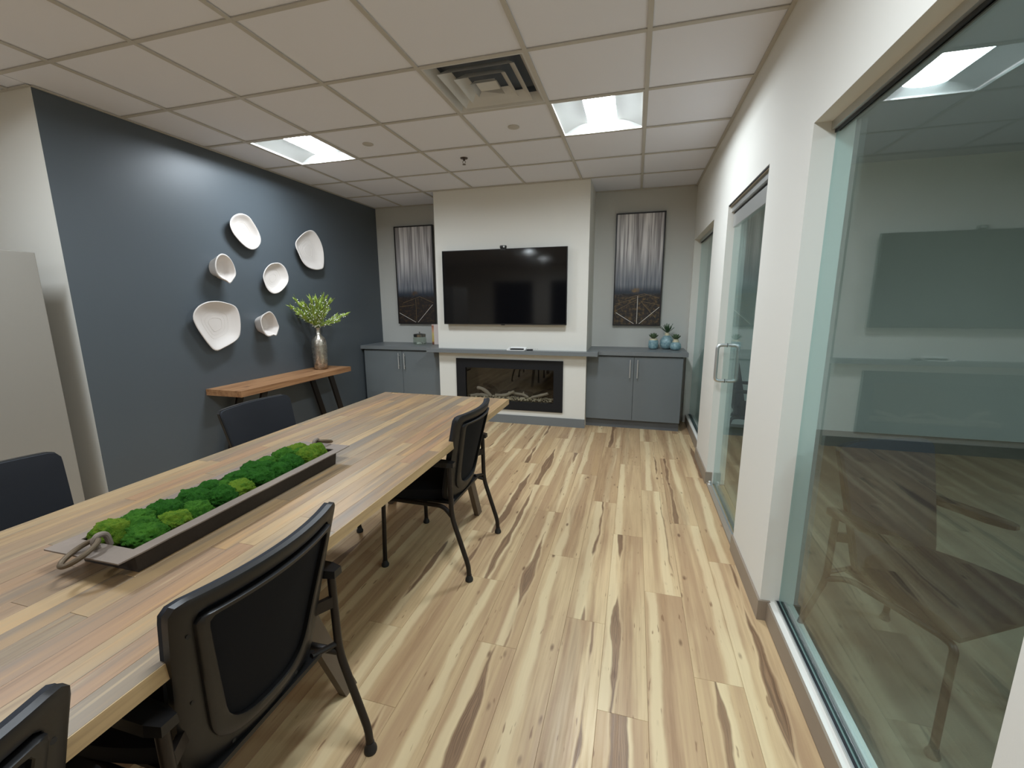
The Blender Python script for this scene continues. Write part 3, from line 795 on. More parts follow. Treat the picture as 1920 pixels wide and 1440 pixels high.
succulent_pot('squat blue glazed pot with a round rosette succulent, standing apart', (0.222, 5.30, ZC),
              [(0.030, 0), (0.050, 0.008), (0.056, 0.03), (0.056, 0.085), (0.048, 0.105)], [(0.047, 0.1052), (0.040, 0.122), (0.036, 0.122)], 0.122, False, 0.070)
succulent_pot('tall round blue glazed pot with a spiky agave', (0.372, 5.335, ZC),
              [(0.034, 0), (0.064, 0.018), (0.078, 0.06), (0.072, 0.105), (0.050, 0.140), (0.030, 0.158)], [(0.030, 0.1582), (0.023, 0.175), (0.026, 0.190)], 0.188, True, 0.105)
succulent_pot('small blue glazed pot with a rosette succulent in front of the agave', (0.462, 5.225, ZC),
              [(0.030, 0), (0.052, 0.010), (0.062, 0.035), (0.056, 0.068), (0.038, 0.092)], [(0.038, 0.0922), (0.028, 0.110), (0.030, 0.124)], 0.122, False, 0.068)

# ------------------------------------------------------------------ paintings
def painting(label, x0, x1, z0, z1, canvas, strips, faint):
    cx, cz = (x0+x1)/2, (z0+z1)/2; wv, hv = (x1-x0)/2, (z1-z0)/2
    t = thing('painting', label, 'painting', (cx, YB-0.042, cz))
    def fr(b):
        f = 0.014
        box(b, -wv, -wv+f, -0.004, 0.041, -hv, hv); box(b, wv-f, wv, -0.004, 0.041, -hv, hv)
        box(b, -wv+f, wv-f, -0.004, 0.041, -hv, -hv+f); box(b, -wv+f, wv-f, -0.004, 0.041, hv-f, hv)
    one('frame', fr, 'frame_black', t)
    one('canvas', lambda b: box(b, -wv+0.0142, wv-0.0142, 0.004, 0.038, -hv+0.0142, hv-0.0142), canvas, t)
    for kind, lst, wd in (('painted_line', strips, 0.0055), ('faint_painted_line', faint, 0.004)):
        for (xa, za, xb, zb) in lst:
            b = bm_new(); A = Vector((xa*wv, 0.0034, za*hv)); B = Vector((xb*wv, 0.0034, zb*hv)); n_ = (B-A).cross(Vector((0, 1, 0))).normalized()*wd/2
            vv = [b.verts.new(q) for q in (A-n_, B-n_, B+n_, A+n_)]; v2 = [b.verts.new(q.co+Vector((0, 0.0005, 0))) for q in vv]
            b.faces.new(vv); b.faces.new(list(reversed(v2)))
            for k in range(4): b.faces.new([vv[k], v2[k], v2[(k+1) % 4], vv[(k+1) % 4]])
            obj(kind, b, 'white_line' if kind == 'painted_line' else 'gold_line', t)
painting('tall birch forest painting with bright white lines hung above the blue succulent pots', -0.258, 0.293, 1.155, 2.448, 'canvas_r',
         [(-0.88, -0.76, -0.10, -0.965), (0.02, -0.46, 0.02, -0.965), (0.12, -0.965, 0.93, -0.66)],
         [(-0.86, -0.72, 0.0, -0.52), (-0.3, -0.48, 0.3, -0.42), (0.3, -0.42, 0.9, -0.5), (0.15, -0.55, 0.8, -0.86), (-0.86, -0.60, 0.4, -0.44), (0.2, -0.56, 0.9, -0.62)])
painting('tall birch forest painting with dull dark ground hung above the glass candy jar', -3.180, -2.612, 1.155, 2.448, 'canvas_l',
         [(-0.93, -0.77, -0.06, -0.965), (0.06, -0.965, 0.86, -0.60)],
         [(-0.02, -0.48, -0.02, -0.95), (-0.7, -0.56, 0.2, -0.43), (0.2, -0.43, 0.9, -0.56), (-0.9, -0.64, -0.1, -0.6)])

# ------------------------------------------------------------------ wall bowls on the blue wall
def loop_smooth(pts, n=56):
    P = [Vector(p) for p in pts]; m = len(P); dense = []
    for i in range(m):
        p0, p1, p2, p3 = P[i-1], P[i], P[(i+1) % m], P[(i+2) % m]
        for k in range(10):
            t = k/10
            dense.append(0.5*((2*p1)+(-p0+p2)*t+(2*p0-5*p1+4*p2-p3)*t*t+(-p0+3*p1-3*p2+p3)*t**3))
    L = [0]
    for a, b in zip(dense, dense[1:]+dense[:1]): L.append(L[-1]+(b-a).length)
    out = []; j = 0
    for k in range(n):
        s = L[-1]*k/n
        while L[j+1] < s: j += 1
        u = (s-L[j])/max(1e-9, L[j+1]-L[j]); out.append(dense[j].lerp(dense[(j+1) % len(dense)], u))
    return out
def wall_bowl(name, label, rimx, pts, floor_d, inner=0.62, outer=0.55):
    lp = loop_smooth(pts); n = len(lp)
    cy = sum(p[0] for p in lp)/n; cz = sum(p[1] for p in lp)/n
    t = thing(name, label, 'wall bowl', (XL, cy, cz), 0, 'white bowls on the blue wall')
    rx = rimx-XL; b = bm_new()
    def ring(s, x): return [b.verts.new((x, (p[0]-cy)*s, (p[1]-cz)*s)) for p in lp]
    sz = sum(math.hypot(p[0]-cy, p[1]-cz) for p in lp)/n; th = 0.006/sz
    rings = [ring(0.02, rx-floor_d)]
    for u in (0.3, 0.5, 0.62, 0.74, 0.86, 0.94): rings.append(ring(u*(1-2*th)/0.97 if u < 1 else 1-2*th, rx-floor_d*(1-max(0, (u-0.35)/0.62)**2.2)))
    rings += [ring(1-2*th, rx-0.002), ring(1-th, rx+0.0015), ring(1.0, rx-0.002)]
    for u in (0.93, 0.84, 0.72, outer):
        rings.append(ring(u, 0.001+(rx-0.004)*((u-outer)/(1-outer))**0.9))
    rings.append(ring(0.03, 0.0008))
    for A, B in zip(rings, rings[1:]):
        for k in range(n): b.faces.new([A[k], A[(k+1) % n], B[(k+1) % n], B[k]])
    b.faces.new(rings[0]); b.faces.new(list(reversed(rings[-1])))
    obj('shell', b, 'ceramic', t, True, ang=60)
    for s in (0.28, 0.42, 0.56):      # faint woven relief rings
        b = bm_new(); x = rx-floor_d*(1-max(0, (s*0.97/(1-2*th)-0.35)/0.62)**2.2)+0.0004
        tube(b, [(x, (p[0]-cy)*s, (p[1]-cz)*s) for p in lp], 0.0014, 5, closed=True); obj('relief_ring', b, 'ceramic', t, True)
wall_bowl('wall_bowl', 'long oval white bowl, topmost on the blue wall', -3.40, [(3.239, 2.229), (3.314, 2.218), (3.365, 2.166), (3.407, 2.102), (3.425, 2.036), (3.406, 1.983), (3.355, 1.941), (3.295, 1.929), (3.234, 1.951), (3.173, 2.0), (3.127, 2.055), (3.11, 2.119), (3.134, 2.172), (3.179, 2.208)], 0.045)
wall_bowl('wall_bowl', 'tall asymmetric white bowl with a flat side, above the leafy vase', -3.40, [(4.111, 2.218), (4.161, 2.208), (4.203, 2.175), (4.243, 2.122), (4.271, 2.054), (4.28, 1.983), (4.274, 1.91), (4.259, 1.844), (4.229, 1.82), (4.155, 1.805), (4.086, 1.806), (4.02, 1.819), (3.968, 1.845), (3.926, 1.887), (3.892, 1.951), (3.861, 2.015), (3.862, 2.059), (3.907, 2.109), (3.99, 2.17), (4.053, 2.202)], 0.045)
wall_bowl('wall_bowl', 'deep white bowl with a pointed lip, above the largest triangular bowl', -3.355, [(2.955, 1.855), (3.004, 1.846), (3.043, 1.806), (3.067, 1.747), (3.069, 1.691), (3.04, 1.65), (2.999, 1.613), (2.973, 1.63), (2.926, 1.65), (2.893, 1.68), (2.88, 1.733), (2.888, 1.787), (2.915, 1.832)], 0.085, outer=0.62)
wall_bowl('wall_bowl', 'medium rounded egg-shaped white bowl in the middle of the group', -3.40, [(3.575, 1.834), (3.642, 1.83), (3.696, 1.786), (3.721, 1.709), (3.704, 1.649), (3.634, 1.581), (3.552, 1.54), (3.486, 1.542), (3.435, 1.582), (3.406, 1.656), (3.405, 1.705), (3.437, 1.762), (3.499, 1.813)], 0.045)
wall_bowl('wall_bowl', 'largest rounded triangular white bowl with woven relief', -3.40, [(2.834, 1.463), (2.92, 1.463), (3.024, 1.439), (3.07, 1.415), (3.092, 1.37), (3.099, 1.301), (3.092, 1.228), (3.074, 1.164), (3.034, 1.123), (2.963, 1.09), (2.889, 1.064), (2.84, 1.05), (2.801, 1.066), (2.764, 1.114), (2.721, 1.186), (2.684, 1.26), (2.666, 1.323), (2.678, 1.375), (2.717, 1.419), (2.769, 1.447)], 0.045)
wall_bowl('wall_bowl', 'smallest deep white bowl with a notched lip, lowest beside the triangular bowl', -3.355, [(3.371, 1.367), (3.41, 1.361), (3.45, 1.315), (3.476, 1.249), (3.484, 1.216), (3.466, 1.174), (3.439, 1.133), (3.406, 1.142), (3.358, 1.133), (3.32, 1.144), (3.288, 1.191), (3.274, 1.249), (3.275, 1.3), (3.309, 1.34)], 0.085, outer=0.62)

# ------------------------------------------------------------------ console table, vase, foliage
ct = thing('console_table', 'narrow wooden console table with black metal legs against the blue wall', 'console table', (-3.28, 3.465, 0))
b = bm_new()
random.seed(8); edge = []
N = 24
for k in range(N+1):
    y = -0.723+1.446*k/N; edge.append((0.186+0.006*mnoise.noise(Vector((y*5, 1, 0))), y))
pts = [(-0.189, -0.723)]+edge+[(-0.189, 0.723)]
prism(b, pts, 0.680, 0.732); obj('top_board', b, 'console_wood', ct)
for sx in (0.13, -0.13):
    for sy in (1, -1):
        b = bm_new(); x = sx
        a = (x, sy*0.44, 0.6795); c = (x, sy*0.66, 0.0); hw = 0.032
        v = []
        for q in (a, c):
            for dx, dy in ((-0.012, -hw), (0.012, -hw), (0.012, hw), (-0.012, hw)): v.append(b.verts.new((q[0]+dx, q[1]+dy, q[2])))
        for k in range(4): b.faces.new([v[k], v[(k+1) % 4], v[4+(k+1) % 4], v[4+k]])
        b.faces.new(v[:4][::-1]); b.faces.new(v[4:])
        obj('leg', b, 'black_metal', ct)
b = bm_new(); box(b, -0.14, 0.14, -0.46, -0.40, 0.670, 0.6797); box(b, -0.14, 0.14, 0.40, 0.46, 0.670, 0.6797); obj('mounting_plate', b, 'black_metal', ct)

vz = thing('metal_vase', 'hammered silver bottle vase standing on the wooden console', 'vase', (-3.285, 3.935, 0.7322))
b = bm_new(); lathe(b, [(0.050, 0), (0.060, 0.006), (0.070, 0.04), (0.076, 0.14), (0.078, 0.26), (0.074, 0.31), (0.060, 0.345), (0.036, 0.368), (0.026, 0.385), (0.024, 0.43), (0.028, 0.452), (0.024, 0.452), (0.020, 0.43), (0.020, 0.38)], 40, cap1=False)
obj('body', b, 'vase', vz, True, ang=60)
bq = thing('leafy_bouquet', 'spray of green needle leaves with tiny white buds in the silver vase', 'bouquet', (-3.285, 3.935, 0.7322+0.40))
random.seed(21)
for k in range(38):
    az = k*2.399; el = 0.42+1.05*((k*0.37) % 1.0)
    d = Vector((math.cos(az)*math.cos(el), math.sin(az)*math.cos(el), math.sin(el)))
    ln = random.uniform(0.25, 0.37)
    if d.x*ln < -0.155: d.x = -0.155/ln*random.uniform(.5, 1); d.normalize()
    d0 = Vector((0, 0, 1))
    path = bez([(0, 0, -0.06), Vector((d.x*0.012, d.y*0.012, 0.05)), Vector((0, 0, 0.03))+d*ln*0.55, Vector((0, 0, 0.01))+d*ln], 6)
    b = bm_new(); tube(b, path, [0.0022*(1-0.6*i/len(path)) for i in range(len(path))], 6)
    spg = obj('sprig', b, 'stem', bq, True)
    b = bm_new(); bb = bm_new()
    for i in range(7, len(path)):
        tdir = (path[i]-path[i-1]).normalized()
        for q in range(3):
            a = random.uniform(0, 6.28); perp = tdir.orthogonal().normalized(); perp.rotate(Matrix.Rotation(a, 3, tdir))
            dd = (tdir*0.95+perp*random.uniform(.1, .42)).normalized()
            L_ = random.uniform(0.045, 0.085)
            if (path[i]+dd*L_).x < -0.175: continue
            leaf(b, path[i], dd, perp, L_, 0.0055, 0.0014, 0.004, 3)
        for q in range(2):
            a = random.uniform(0, 6.28); perp = tdir.orthogonal().normalized(); perp.rotate(Matrix.Rotation(a, 3, tdir))
            if random.random() < 0.62:
                mt = Matrix.Translation(path[i]+perp*random.uniform(0.008, 0.024)+tdir*random.uniform(0, 0.02)) @ Matrix.Diagonal((0.0058, 0.0058, 0.0068, 1))
                if mt.translation.x > -0.17: bmesh.ops.create_icosphere(bb, subdivisions=1, radius=1, matrix=mt)
    tag(obj('needle_leaves', b, 'needle', spg, True, ang=70), kind='stuff')
    tag(obj('buds', bb, 'bud', spg, True, ang=80), kind='stuff')

# ------------------------------------------------------------------ tall grey cabinet at the white return wall
tc = thing('tall_cabinet', 'tall plain grey cabinet with a flat side standing by the white return wall', 'cabinet', (-3.75, 1.36, 0))
one('carcass', lambda b: bevbox(b, -0.37, 0.37, -0.36, 0.40, 0.03, 1.742, 0.004), 'tall_grey', tc)
for x0, x1, hx in ((-0.368, -0.002, -0.03), (0.002, 0.368, 0.03)):
    d = one('cabinet_door', lambda b: bevbox(b, x0, x1, -0.382, -0.361, 0.05, 1.735, 0.003), 'tall_grey', tc)
    b = bm_new(); tube(b, [(hx, -0.405, 0.8), (hx, -0.405, 1.1)], 0.007, 10)
    for zz in (0.83, 1.07): tube(b, [(hx, -0.382, zz), (hx, -0.405, zz)], 0.005, 8)
    obj('bar_handle', b, 'steel', d, True)
one('plinth', lambda b: box(b, -0.35, 0.35, -0.34, 0.38, 0, 0.03), 'gasket', tc)

# ------------------------------------------------------------------ conference table
TX0, TX1, TY0, TY1, TZ = -1.868, -0.853, -0.55, 2.936, 0.75
tb = thing('conference_table', 'long conference table topped with reclaimed mixed-tone wood boards', 'table', ((TX0+TX1)/2, (TY0+TY1)/2, 0))
to = Vector(tb.location)
one('core_panel', lambda b: box(b, TX0-to.x+0.0007, TX1-to.x-0.0007, TY0-to.y+0.0007, TY1-to.y-0.0007, TZ-0.036, TZ-0.004), 'table_edge', tb)
def tedge(b):
    e = 0.0022
    for (x0, x1, y0, y1) in ((TX0, TX0+e, TY0, TY1), (TX1-e, TX1, TY0, TY1), (TX0+e, TX1-e, TY0, TY0+e), (TX0+e, TX1-e, TY1-e, TY1)):
        box(b, x0-to.x, x1-to.x, y0-to.y, y1-to.y, TZ-0.038, TZ-0.0002)
one('edge_band', tedge, 'table_edge', tb)
random.seed(17)
NB = 17; wb = (TX1-TX0-0.0046)/NB
for i in range(NB):
    y = TY0+0.0025-random.uniform(0, 0.6)
    while y < TY1-0.003:
        ln = random.choice((0.45, 0.6, 0.75, 0.95)); a = max(y, TY0+0.0025); c = min(y+ln, TY1-0.0025); y += ln
        if c-a < 0.04: continue
        b = bm_new(); g = 0.00035; hx, hy = wb/2-g, (c-a)/2-g
        bevbox(b, -hx, hx, -hy, hy, -0.0038, 0.0, 0.0004, 1)
        o = obj('table_board', b, 'board', tb)
        o.location = (TX0+0.0023+(i+0.5)*wb-to.x, (a+c)/2-to.y, TZ)
def slant_leg(x, yt, yb):
    b = bm_new(); v = []
    for (y, z) in ((yt, TZ-0.0385), (yb, 0.0)):
        for dx, dy in ((-0.016, -0.032), (0.016, -0.032), (0.016, 0.032), (-0.016, 0.032)): v.append(b.verts.new((x+dx-to.x, y+dy-to.y, z)))
    for k in range(4): b.faces.new([v[k], v[(k+1) % 4], v[4+(k+1) % 4], v[4+k]])
    b.faces.new(v[:4][::-1]); b.faces.new(v[4:])
    obj('leg', b, 'leg_wood', tb)
for x in (-0.985, -1.655):
    slant_leg(x, 2.28, 2.605); slant_leg(x, 0.90, 1.172); slant_leg(x, 0.30, 0.0)
for x in (-0.985, -1.655):
    one('apron_beam', lambda b: box(b, x-0.015-to.x, x+0.015-to.x, 0.1-to.y, 2.40-to.y, TZ-0.072, TZ-0.0385), 'leg_wood', tb)

# ------------------------------------------------------------------ moss trough
mt_rz = 0.012
mp = thing('iron_trough', 'long rusty iron trough with ring handles on the conference table', 'trough', (-1.326, 1.112, TZ+0.0005), mt_rz)
HL, HW_ = 0.458, 0.132; BLn, BWd = 0.405, 0.104
def trough(b):
    zt = 0.062
    pts_o = [(-BWd, -BLn), (BWd, -BLn), (BWd, BLn), (-BWd, BLn)]
    base = [(p[0]*0.95, p[1]*0.985) for p in pts_o]
    B0 = [b.verts.new((p[0], p[1], 0)) for p in base]; B1 = [b.verts.new((p[0], p[1], zt)) for p in pts_o]
    I1 = [b.verts.new((p[0]*0.965, p[1]*0.992, zt)) for p in pts_o]; I0 = [b.verts.new((p[0]*0.92, p[1]*0.98, 0.006)) for p in base]
    b.faces.new(B0[::-1]); b.faces.new(I0)
    for k in range(4):
        j = (k+1) % 4
        b.faces.new([B0[k], B0[j], B1[j], B1[k]]); b.faces.new([I0[k], I1[k], I1[j], I0[j]]); b.faces.new([B1[k], B1[j], I1[j], I1[k]])
obj('trough_body', (lambda b: (trough(b), b)[1])(bm_new()), 'rust_dark', mp)
def rim(b):
    z0, z1 = 0.0622, 0.066
    ow, ol, iw, il = HW_, HL, BWd-0.008, BLn-0.006
    # subdivided flange so that it can be slightly uneven
    def seg(p0, p1, q0, q1, n):
        prev = None
        for k in range(n+1):
            u = k/n; P = Vector(p0).lerp(Vector(p1), u); Q = Vector(q0).lerp(Vector(q1), u)
            jz = 0.0012*mnoise.noise(Vector((P.x*20, P.y*12, 0)))
            cur = [b.verts.new((P.x, P.y, z0+jz)), b.verts.new((Q.x, Q.y, z0)), b.verts.new((Q.x, Q.y, z1)), b.verts.new((P.x, P.y, z1+jz))]
            if prev:
                for i in range(4): b.faces.new([prev[i], prev[(i+1) % 4], cur[(i+1) % 4], cur[i]])
            else: b.faces.new(cur[::-1])
            prev = cur
        b.faces.new(prev)
    seg((-ow, -ol), (ow, -ol), (-iw, -il), (iw, -il), 8); seg((ow, ol), (-ow, ol), (iw, il), (-iw, il), 8)
    seg((ow, -ol), (ow, ol), (iw, -il), (iw, il), 30); seg((-ow, ol), (-ow, -ol), (-iw, il), (-iw, -il), 30)
obj('flange', (lambda b: (rim(b), b)[1])(bm_new()), 'rust', mp)
for s in (-1, 1):
    b = bm_new(); yb_ = s*(BLn-0.002)
    tube(b, bez([(0, yb_-s*0.012, 0.060), (0, yb_-s*0.006, 0.092), (0, yb_+s*0.012, 0.098), (0, yb_+s*0.022, 0.086), (0, yb_+s*0.016, 0.067)], 5), 0.0075, 10)
    ey = obj('handle_eye', b, 'rust', mp, True)
    b = bm_new(); R_ = 0.036
    d1 = Vector((0, s*math.cos(0.36), -math.sin(0.36))); d2 = Vector((0.98, 0, 0.15)); cc = Vector((0, yb_+s*0.018, 0.089))+d1*(R_+0.002)
    ring_pts = [cc+d1*(R_*1.15*math.cos(a))+d2*(R_*0.80*math.sin(a)) for a in [2*math.pi*k/28 for k in range(28)]]
    tube(b, ring_pts, 0.0065, 10, closed=True); obj('ring_handle', b, 'ring', mp, True)
# moss clumps
def clump_mesh(seed, mat):
    b = bm_new(); bmesh.ops.create_icosphere(b, subdivisions=5, radius=1)
    for v in b.verts:
        p = v.co.copy(); q = p+Vector((seed*3.1, seed*1.7, 0))
        k = 1+0.16*mnoise.noise(q*1.6)+0.12*mnoise.noise(q*4.0)+0.09*mnoise.noise(q*9)+0.08*mnoise.noise(q*21)
        v.co = Vector((p.x*k, p.y*k, max(-0.35, p.z*k)*0.85))
    return mesh('moss_clump', b, mat, True, 180)
cl = {m_: [clump_mesh(s_+i_*3, m_) for s_ in (1, 2, 3)] for i_, m_ in enumerate(('moss_dark', 'moss_mid', 'moss_bright'))}
ML = {'moss_dark': 'dark green mound of moss in the iron trough', 'moss_mid': 'fresh green mound of moss in the iron trough', 'moss_bright': 'yellow-green mound of moss in the iron trough'}
random.seed(5)
spots = []
ny = 10
for k in range(ny):
    y = -0.355+0.71*k/(ny-1)
    for sx in (-1, 1):
        spots.append((sx*0.041+random.uniform(-.003, .003), y+random.uniform(-.012, .012)+(0.018 if sx > 0 else -0.016), random.uniform(0.044, 0.051)))
for k in range(8):
    spots.append((random.uniform(-.012, .012), -0.315+0.09*k, random.uniform(0.036, 0.046)))
for k, (x, y, r) in enumerate(spots):
    y = max(-0.356, min(0.356, y))
    m_ = random.choice(('moss_dark', 'moss_mid', 'moss_mid', 'moss_dark', 'moss_bright')) if y < 0.1 else random.choice(('moss_mid', 'moss_mid', 'moss_bright', 'moss_dark'))
    o = obj('moss_clump', random.choice(cl[m_]), None)
    cx = -1.326+x*math.cos(mt_rz)-y*math.sin(mt_rz); cy = 1.112+y*math.cos(mt_rz)+x*math.sin(mt_rz)
    o.location = (cx, cy, TZ+0.058+random.uniform(-.004, .008)); o.rotation_euler = (0, 0, random.uniform(0, 6.28)); o.scale = (r, r, r*random.uniform(.85, 1.1))
    tag(o, ML[m_], 'moss', 'moss mounds in the trough')

# ------------------------------------------------------------------ chairs (local: sitter faces +x)
def rtrap(wt, wb_, z0, z1, rt, rb, n=6):
    """rounded trapezoid outline in (y, z), counter-clockwise"""
    P = [Vector((-wb_, z0)), Vector((wb_, z0)), Vector((wt, z1)), Vector((-wt, z1))]; R = [rb, rb, rt, rt]; out = []
    for i in range(4):
        a = (P[i-1]-P[i]).normalized(); b = (P[(i+1) % 4]-P[i]).normalized()
        for k in range(n+1):
            t = k/n; A = P[i]+a*R[i]; B = P[i]+b*R[i]
            out.append(A*(1-t)**2+P[i]*2*t*(1-t)+B*t*t)
    # densify long edges
    dense = []
    for i, p in enumerate(out):
        q = out[(i+1) % len(out)]; d = (q-p).length; m = max(1, int(d/0.03))
        for k in range(m): dense.append(p.lerp(q, k/m))
    return dense
def bx_(y, z):
    t = (z-0.40)/0.485
    return -0.128-0.118*t+0.030*t*(1-t)*0.6 + 0.85*y*y
def bent_slab(b, lp, off0, off1, rings=6, hole=None):
    """closed slab following the curved back between offsets off0 (rear) and off1 (front)"""
    n = len(lp); c = Vector((0, sum(p[1] for p in lp)/n))
    def R(s, off, lpp=lp): return [b.verts.new((bx_((c+(p-c)*s)[0], (c+(p-c)*s)[1])+off, (c+(p-c)*s)[0], (c+(p-c)*s)[1])) for p in lpp]
    def strip(A, B):
        for k in range(n): b.faces.new([A[k], A[(k+1) % n], B[(k+1) % n], B[k]])
    if hole is None:
        sc = [1.0]+[1-(k+1)/(rings+0.3) for k in range(rings)]
        F = [R(s, off1 if s < 1 else off1-0.004) for s in sc]; Bk = [R(s, off0) for s in sc]
        for A, B in zip(F, F[1:]): strip(A, B)
        for A, B in zip(Bk, Bk[1:]): strip(B, A)
        strip(Bk[0], F[0]); b.faces.new(F[-1]); b.faces.new(Bk[-1][::-1])
    else:
        def RH(u, off): return [b.verts.new((bx_((p.lerp(q, u))[0], (p.lerp(q, u))[1])+off, p.lerp(q, u)[0], p.lerp(q, u)[1])) for p, q in zip(lp, hole)]
        us = (0, 0.12, 0.5, 0.88, 1.0)
        F = [RH(u, off1) for u in us]; Bk = [RH(u, off0+(0.003 if u in (0, 1.0) else 0)) for u in us]
        for A, B in zip(F, F[1:]): strip(A, B)
        for A, B in zip(Bk, Bk[1:]): strip(B, A)
        strip(Bk[0], F[0]); strip(F[-1], Bk[-1])
def resample(lp, n=96):
    return [Vector((p[0], p[1])) for p in [q for q in loop2(lp, n)]]
def loop2(lp, n):
    P = [Vector(p) for p in lp]; i0 = min(range(len(P)), key=lambda i: P[i][1]*10+abs(P[i][0]-1e-4)); P = P[i0:]+P[:i0]
    L = [0.0]
    for a, b in zip(P, P[1:]+P[:1]): L.append(L[-1]+(b-a).length)
    out = []; j = 0
    for k in range(n):
        s = L[-1]*k/n
        while L[j+1] < s: j += 1
        u = (s-L[j])/max(1e-9, L[j+1]-L[j]); out.append(P[j].lerp(P[(j+1) % len(P)], u))
    return out
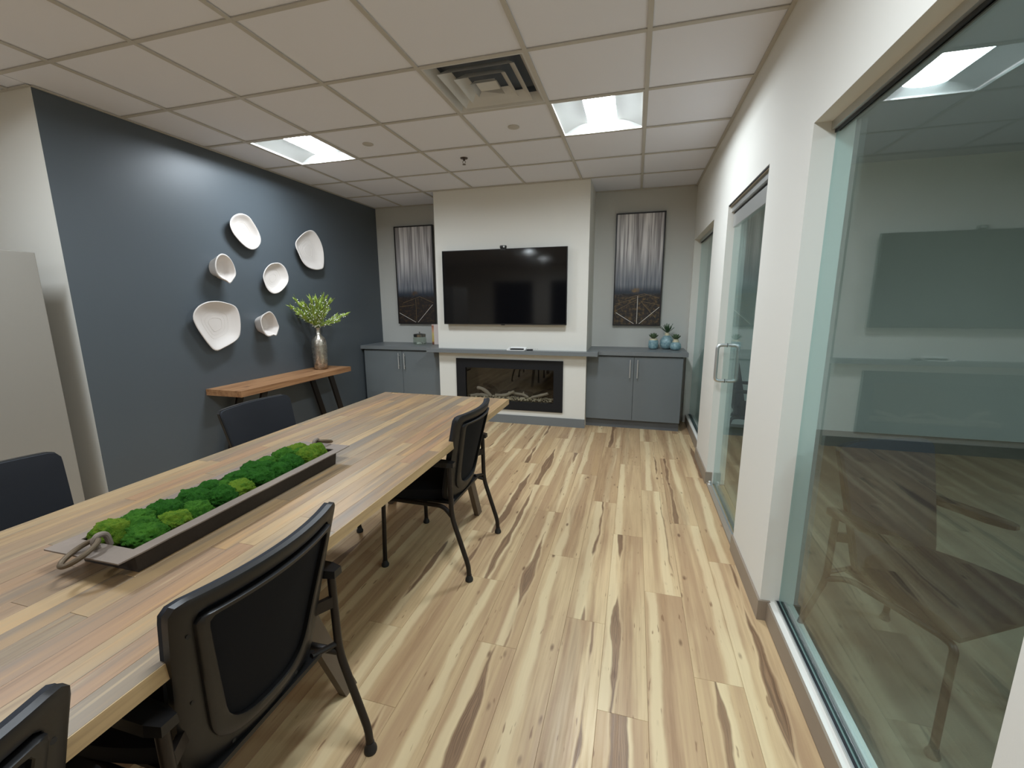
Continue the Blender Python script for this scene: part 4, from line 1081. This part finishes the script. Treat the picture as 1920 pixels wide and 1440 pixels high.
def make_chair(label, group=None):
    t = thing('armchair', label, 'chair', (0, 0, 0), 0, group)
    # seat cushion
    b = bm_new(); n = 14; m = 10; top = []; bot = []
    def rr(u, v):
        x = -0.118+0.368*u; y = (v*2-1)*(0.232-0.085*(1-u)**2.2)
        ex = min(u, 1-u)*0.42; ey = min(v, 1-v)*0.46; e = min(ex, ey)
        dome = 0.018*math.sin(math.pi*u)*math.sin(math.pi*v); edge = -0.020*max(0, 1-e/0.03)**2
        front = -0.030*max(0, (u-0.78)/0.22)**2
        return x, y, 0.478+dome+edge+front
    T_ = [[b.verts.new(rr(i/n, j/m)) for j in range(m+1)] for i in range(n+1)]
    B_ = [[b.verts.new((rr(i/n, j/m)[0]*0.97, rr(i/n, j/m)[1]*0.95, 0.402)) for j in range(m+1)] for i in range(n+1)]
    for i in range(n):
        for j in range(m):
            b.faces.new([T_[i][j], T_[i+1][j], T_[i+1][j+1], T_[i][j+1]]); b.faces.new([B_[i][j], B_[i][j+1], B_[i+1][j+1], B_[i+1][j]])
    for i in range(n):
        b.faces.new([T_[i][0], B_[i][0], B_[i+1][0], T_[i+1][0]]); b.faces.new([T_[i][m], T_[i+1][m], B_[i+1][m], B_[i][m]])
    for j in range(m):
        b.faces.new([T_[0][j], T_[0][j+1], B_[0][j+1], B_[0][j]]); b.faces.new([T_[n][j], B_[n][j], B_[n][j+1], T_[n][j+1]])
    obj('seat', b, 'fabric_black', t, True, ang=60)
    b = bm_new(); box(b, -0.15, 0.20, -0.19, 0.19, 0.388, 0.4015); obj('seat_pan', b, 'black_plastic', t)
    # backrest: front pad, rear shell frame, raised inner rim, recessed panel
    O = resample(rtrap(0.238, 0.198, 0.380, 0.885, 0.030, 0.090)); I = resample(rtrap(0.196, 0.140, 0.440, 0.846, 0.022, 0.085))
    pad = bm_new(); bent_slab(pad, resample(rtrap(0.236, 0.196, 0.384, 0.882, 0.030, 0.090)), 0.004, 0.022); obj('back_pad', pad, 'fabric_back', t, True, ang=50)
    b = bm_new(); bent_slab(b, O, -0.016, 0.0035, hole=I); sh = obj('back_frame', b, 'black_plastic', t, True, ang=40)
    I2 = resample(rtrap(0.200, 0.144, 0.436, 0.836, 0.020, 0.088)); I3 = resample(rtrap(0.176, 0.112, 0.468, 0.824, 0.018, 0.080))
    b = bm_new(); bent_slab(b, I2, -0.026, -0.006, hole=I3); obj('inner_rim', b, 'black_plastic', sh, True, ang=40)
    b = bm_new(); bent_slab(b, I3, -0.010, 0.002); obj('mesh_panel', b, 'fabric_black', t, True)
    for y, z in ((0.205, 0.80), (-0.205, 0.80), (0.19, 0.62), (-0.19, 0.62), (0.10, 0.413), (-0.10, 0.413)):
        b = bm_new(); x = bx_(y, z)-0.0165; tube(b, [(x, y, z), (x-0.0012, y, z)], 0.005, 8); obj('screw', b, 'rubber', sh, True)
    yl = 0.250
    for s in (-1, 1):
        Y = s*yl
        b = bm_new()   # rear leg running up into the arm post
        tube(b, fillet([(-0.250, Y, 0.020), (-0.247, Y, 0.085), (-0.162, Y, 0.355), (-0.158, Y, 0.628)], 0.05, 5), 0.0125, 12)
        l = obj('rear_leg', b, 'black_metal', t, True)
        b = bm_new(); lathe(b, [(0.019, 0), (0.021, 0.006), (0.020, 0.014), (0.0145, 0.024), (0.0135, 0.036)], 18, (-0.250, Y, 0)); obj('foot', b, 'rubber', l, True)
        b = bm_new()   # front leg and side rail
        tube(b, fillet([(0.250, Y, 0.020), (0.244, Y*0.95, 0.392), (0.20, Y*0.86, 0.389), (-0.10, Y*0.86, 0.387), (-0.162, Y, 0.355)], 0.035, 5), 0.0118, 12)
        l = obj('front_leg', b, 'black_metal', t, True)
        b = bm_new(); lathe(b, [(0.019, 0), (0.021, 0.006), (0.020, 0.014), (0.0145, 0.024), (0.0135, 0.036)], 18, (0.250, Y, 0)); obj('foot', b, 'rubber', l, True)
        b = bm_new()   # arm pad
        v0 = [(-0.185, 0.017), (-0.150, 0.026), (0.03, 0.030), (0.085, 0.024), (0.10, 0.010)]
        outl = [(x, w_) for x, w_ in v0]+[(x, -w_) for x, w_ in reversed(v0)]
        A = [b.verts.new((x, Y+w_, 0.626+0.008*max(0, x)/0.1)) for x, w_ in outl]; Bv = [b.verts.new((x, Y+w_*0.9, 0.648+0.006*math.sin((x+0.2)*10))) for x, w_ in outl]
        b.faces.new(A[::-1]); b.faces.new(Bv)
        for k in range(len(A)): b.faces.new([A[k], A[(k+1) % len(A)], Bv[(k+1) % len(A)], Bv[k]])
        obj('armrest', b, 'black_plastic', t)
        b = bm_new()   # brackets from post to back
        xb = bx_(0.20, 0.535)
        prism(b, [(-0.166, s*0.240), (-0.150, s*0.240), (-0.118, s*0.185), (-0.134, s*0.185)], 0.520, 0.556); obj('back_bracket', b, 'black_metal', t)
        b = bm_new(); tube(b, [(-0.160, Y, 0.385), (-0.135, s*0.165, 0.405)], 0.009, 10); obj('lower_strut', b, 'black_metal', t, True)
    b = bm_new(); tube(b, [(0.205, -0.215, 0.388), (0.205, 0.215, 0.388)], 0.010, 10); obj('front_rail', b, 'black_metal', t, True)
    return t
ch = make_chair('black armchair tucked in at the fireplace end of the table')
ch.location = (-1.027, 2.150, 0); ch.rotation_euler = (0, 0, math.pi)
def chair(label, x, y, rz, group=None):
    c = copy_tree(ch); c.location = (x, y, 0); c.rotation_euler = (0, 0, rz); c['label'] = label
chair('black armchair tucked in beside the near end of the moss trough', -1.018, 0.742, math.pi)
chair('black armchair at the table whose back rises beside the bare table corner', -1.012, 0.122, math.pi)
chair('black armchair between the table and the wooden console', -1.885, 1.93, 0.0)
chair('black armchair between the table and the tall grey cabinet', -1.945, 0.825, 0.0)
chair('dark armchair standing behind the large glass pane', 1.075, 1.80, -1.05)
chair('dark armchair seen through the glass door', 1.10, 4.42, -0.35)
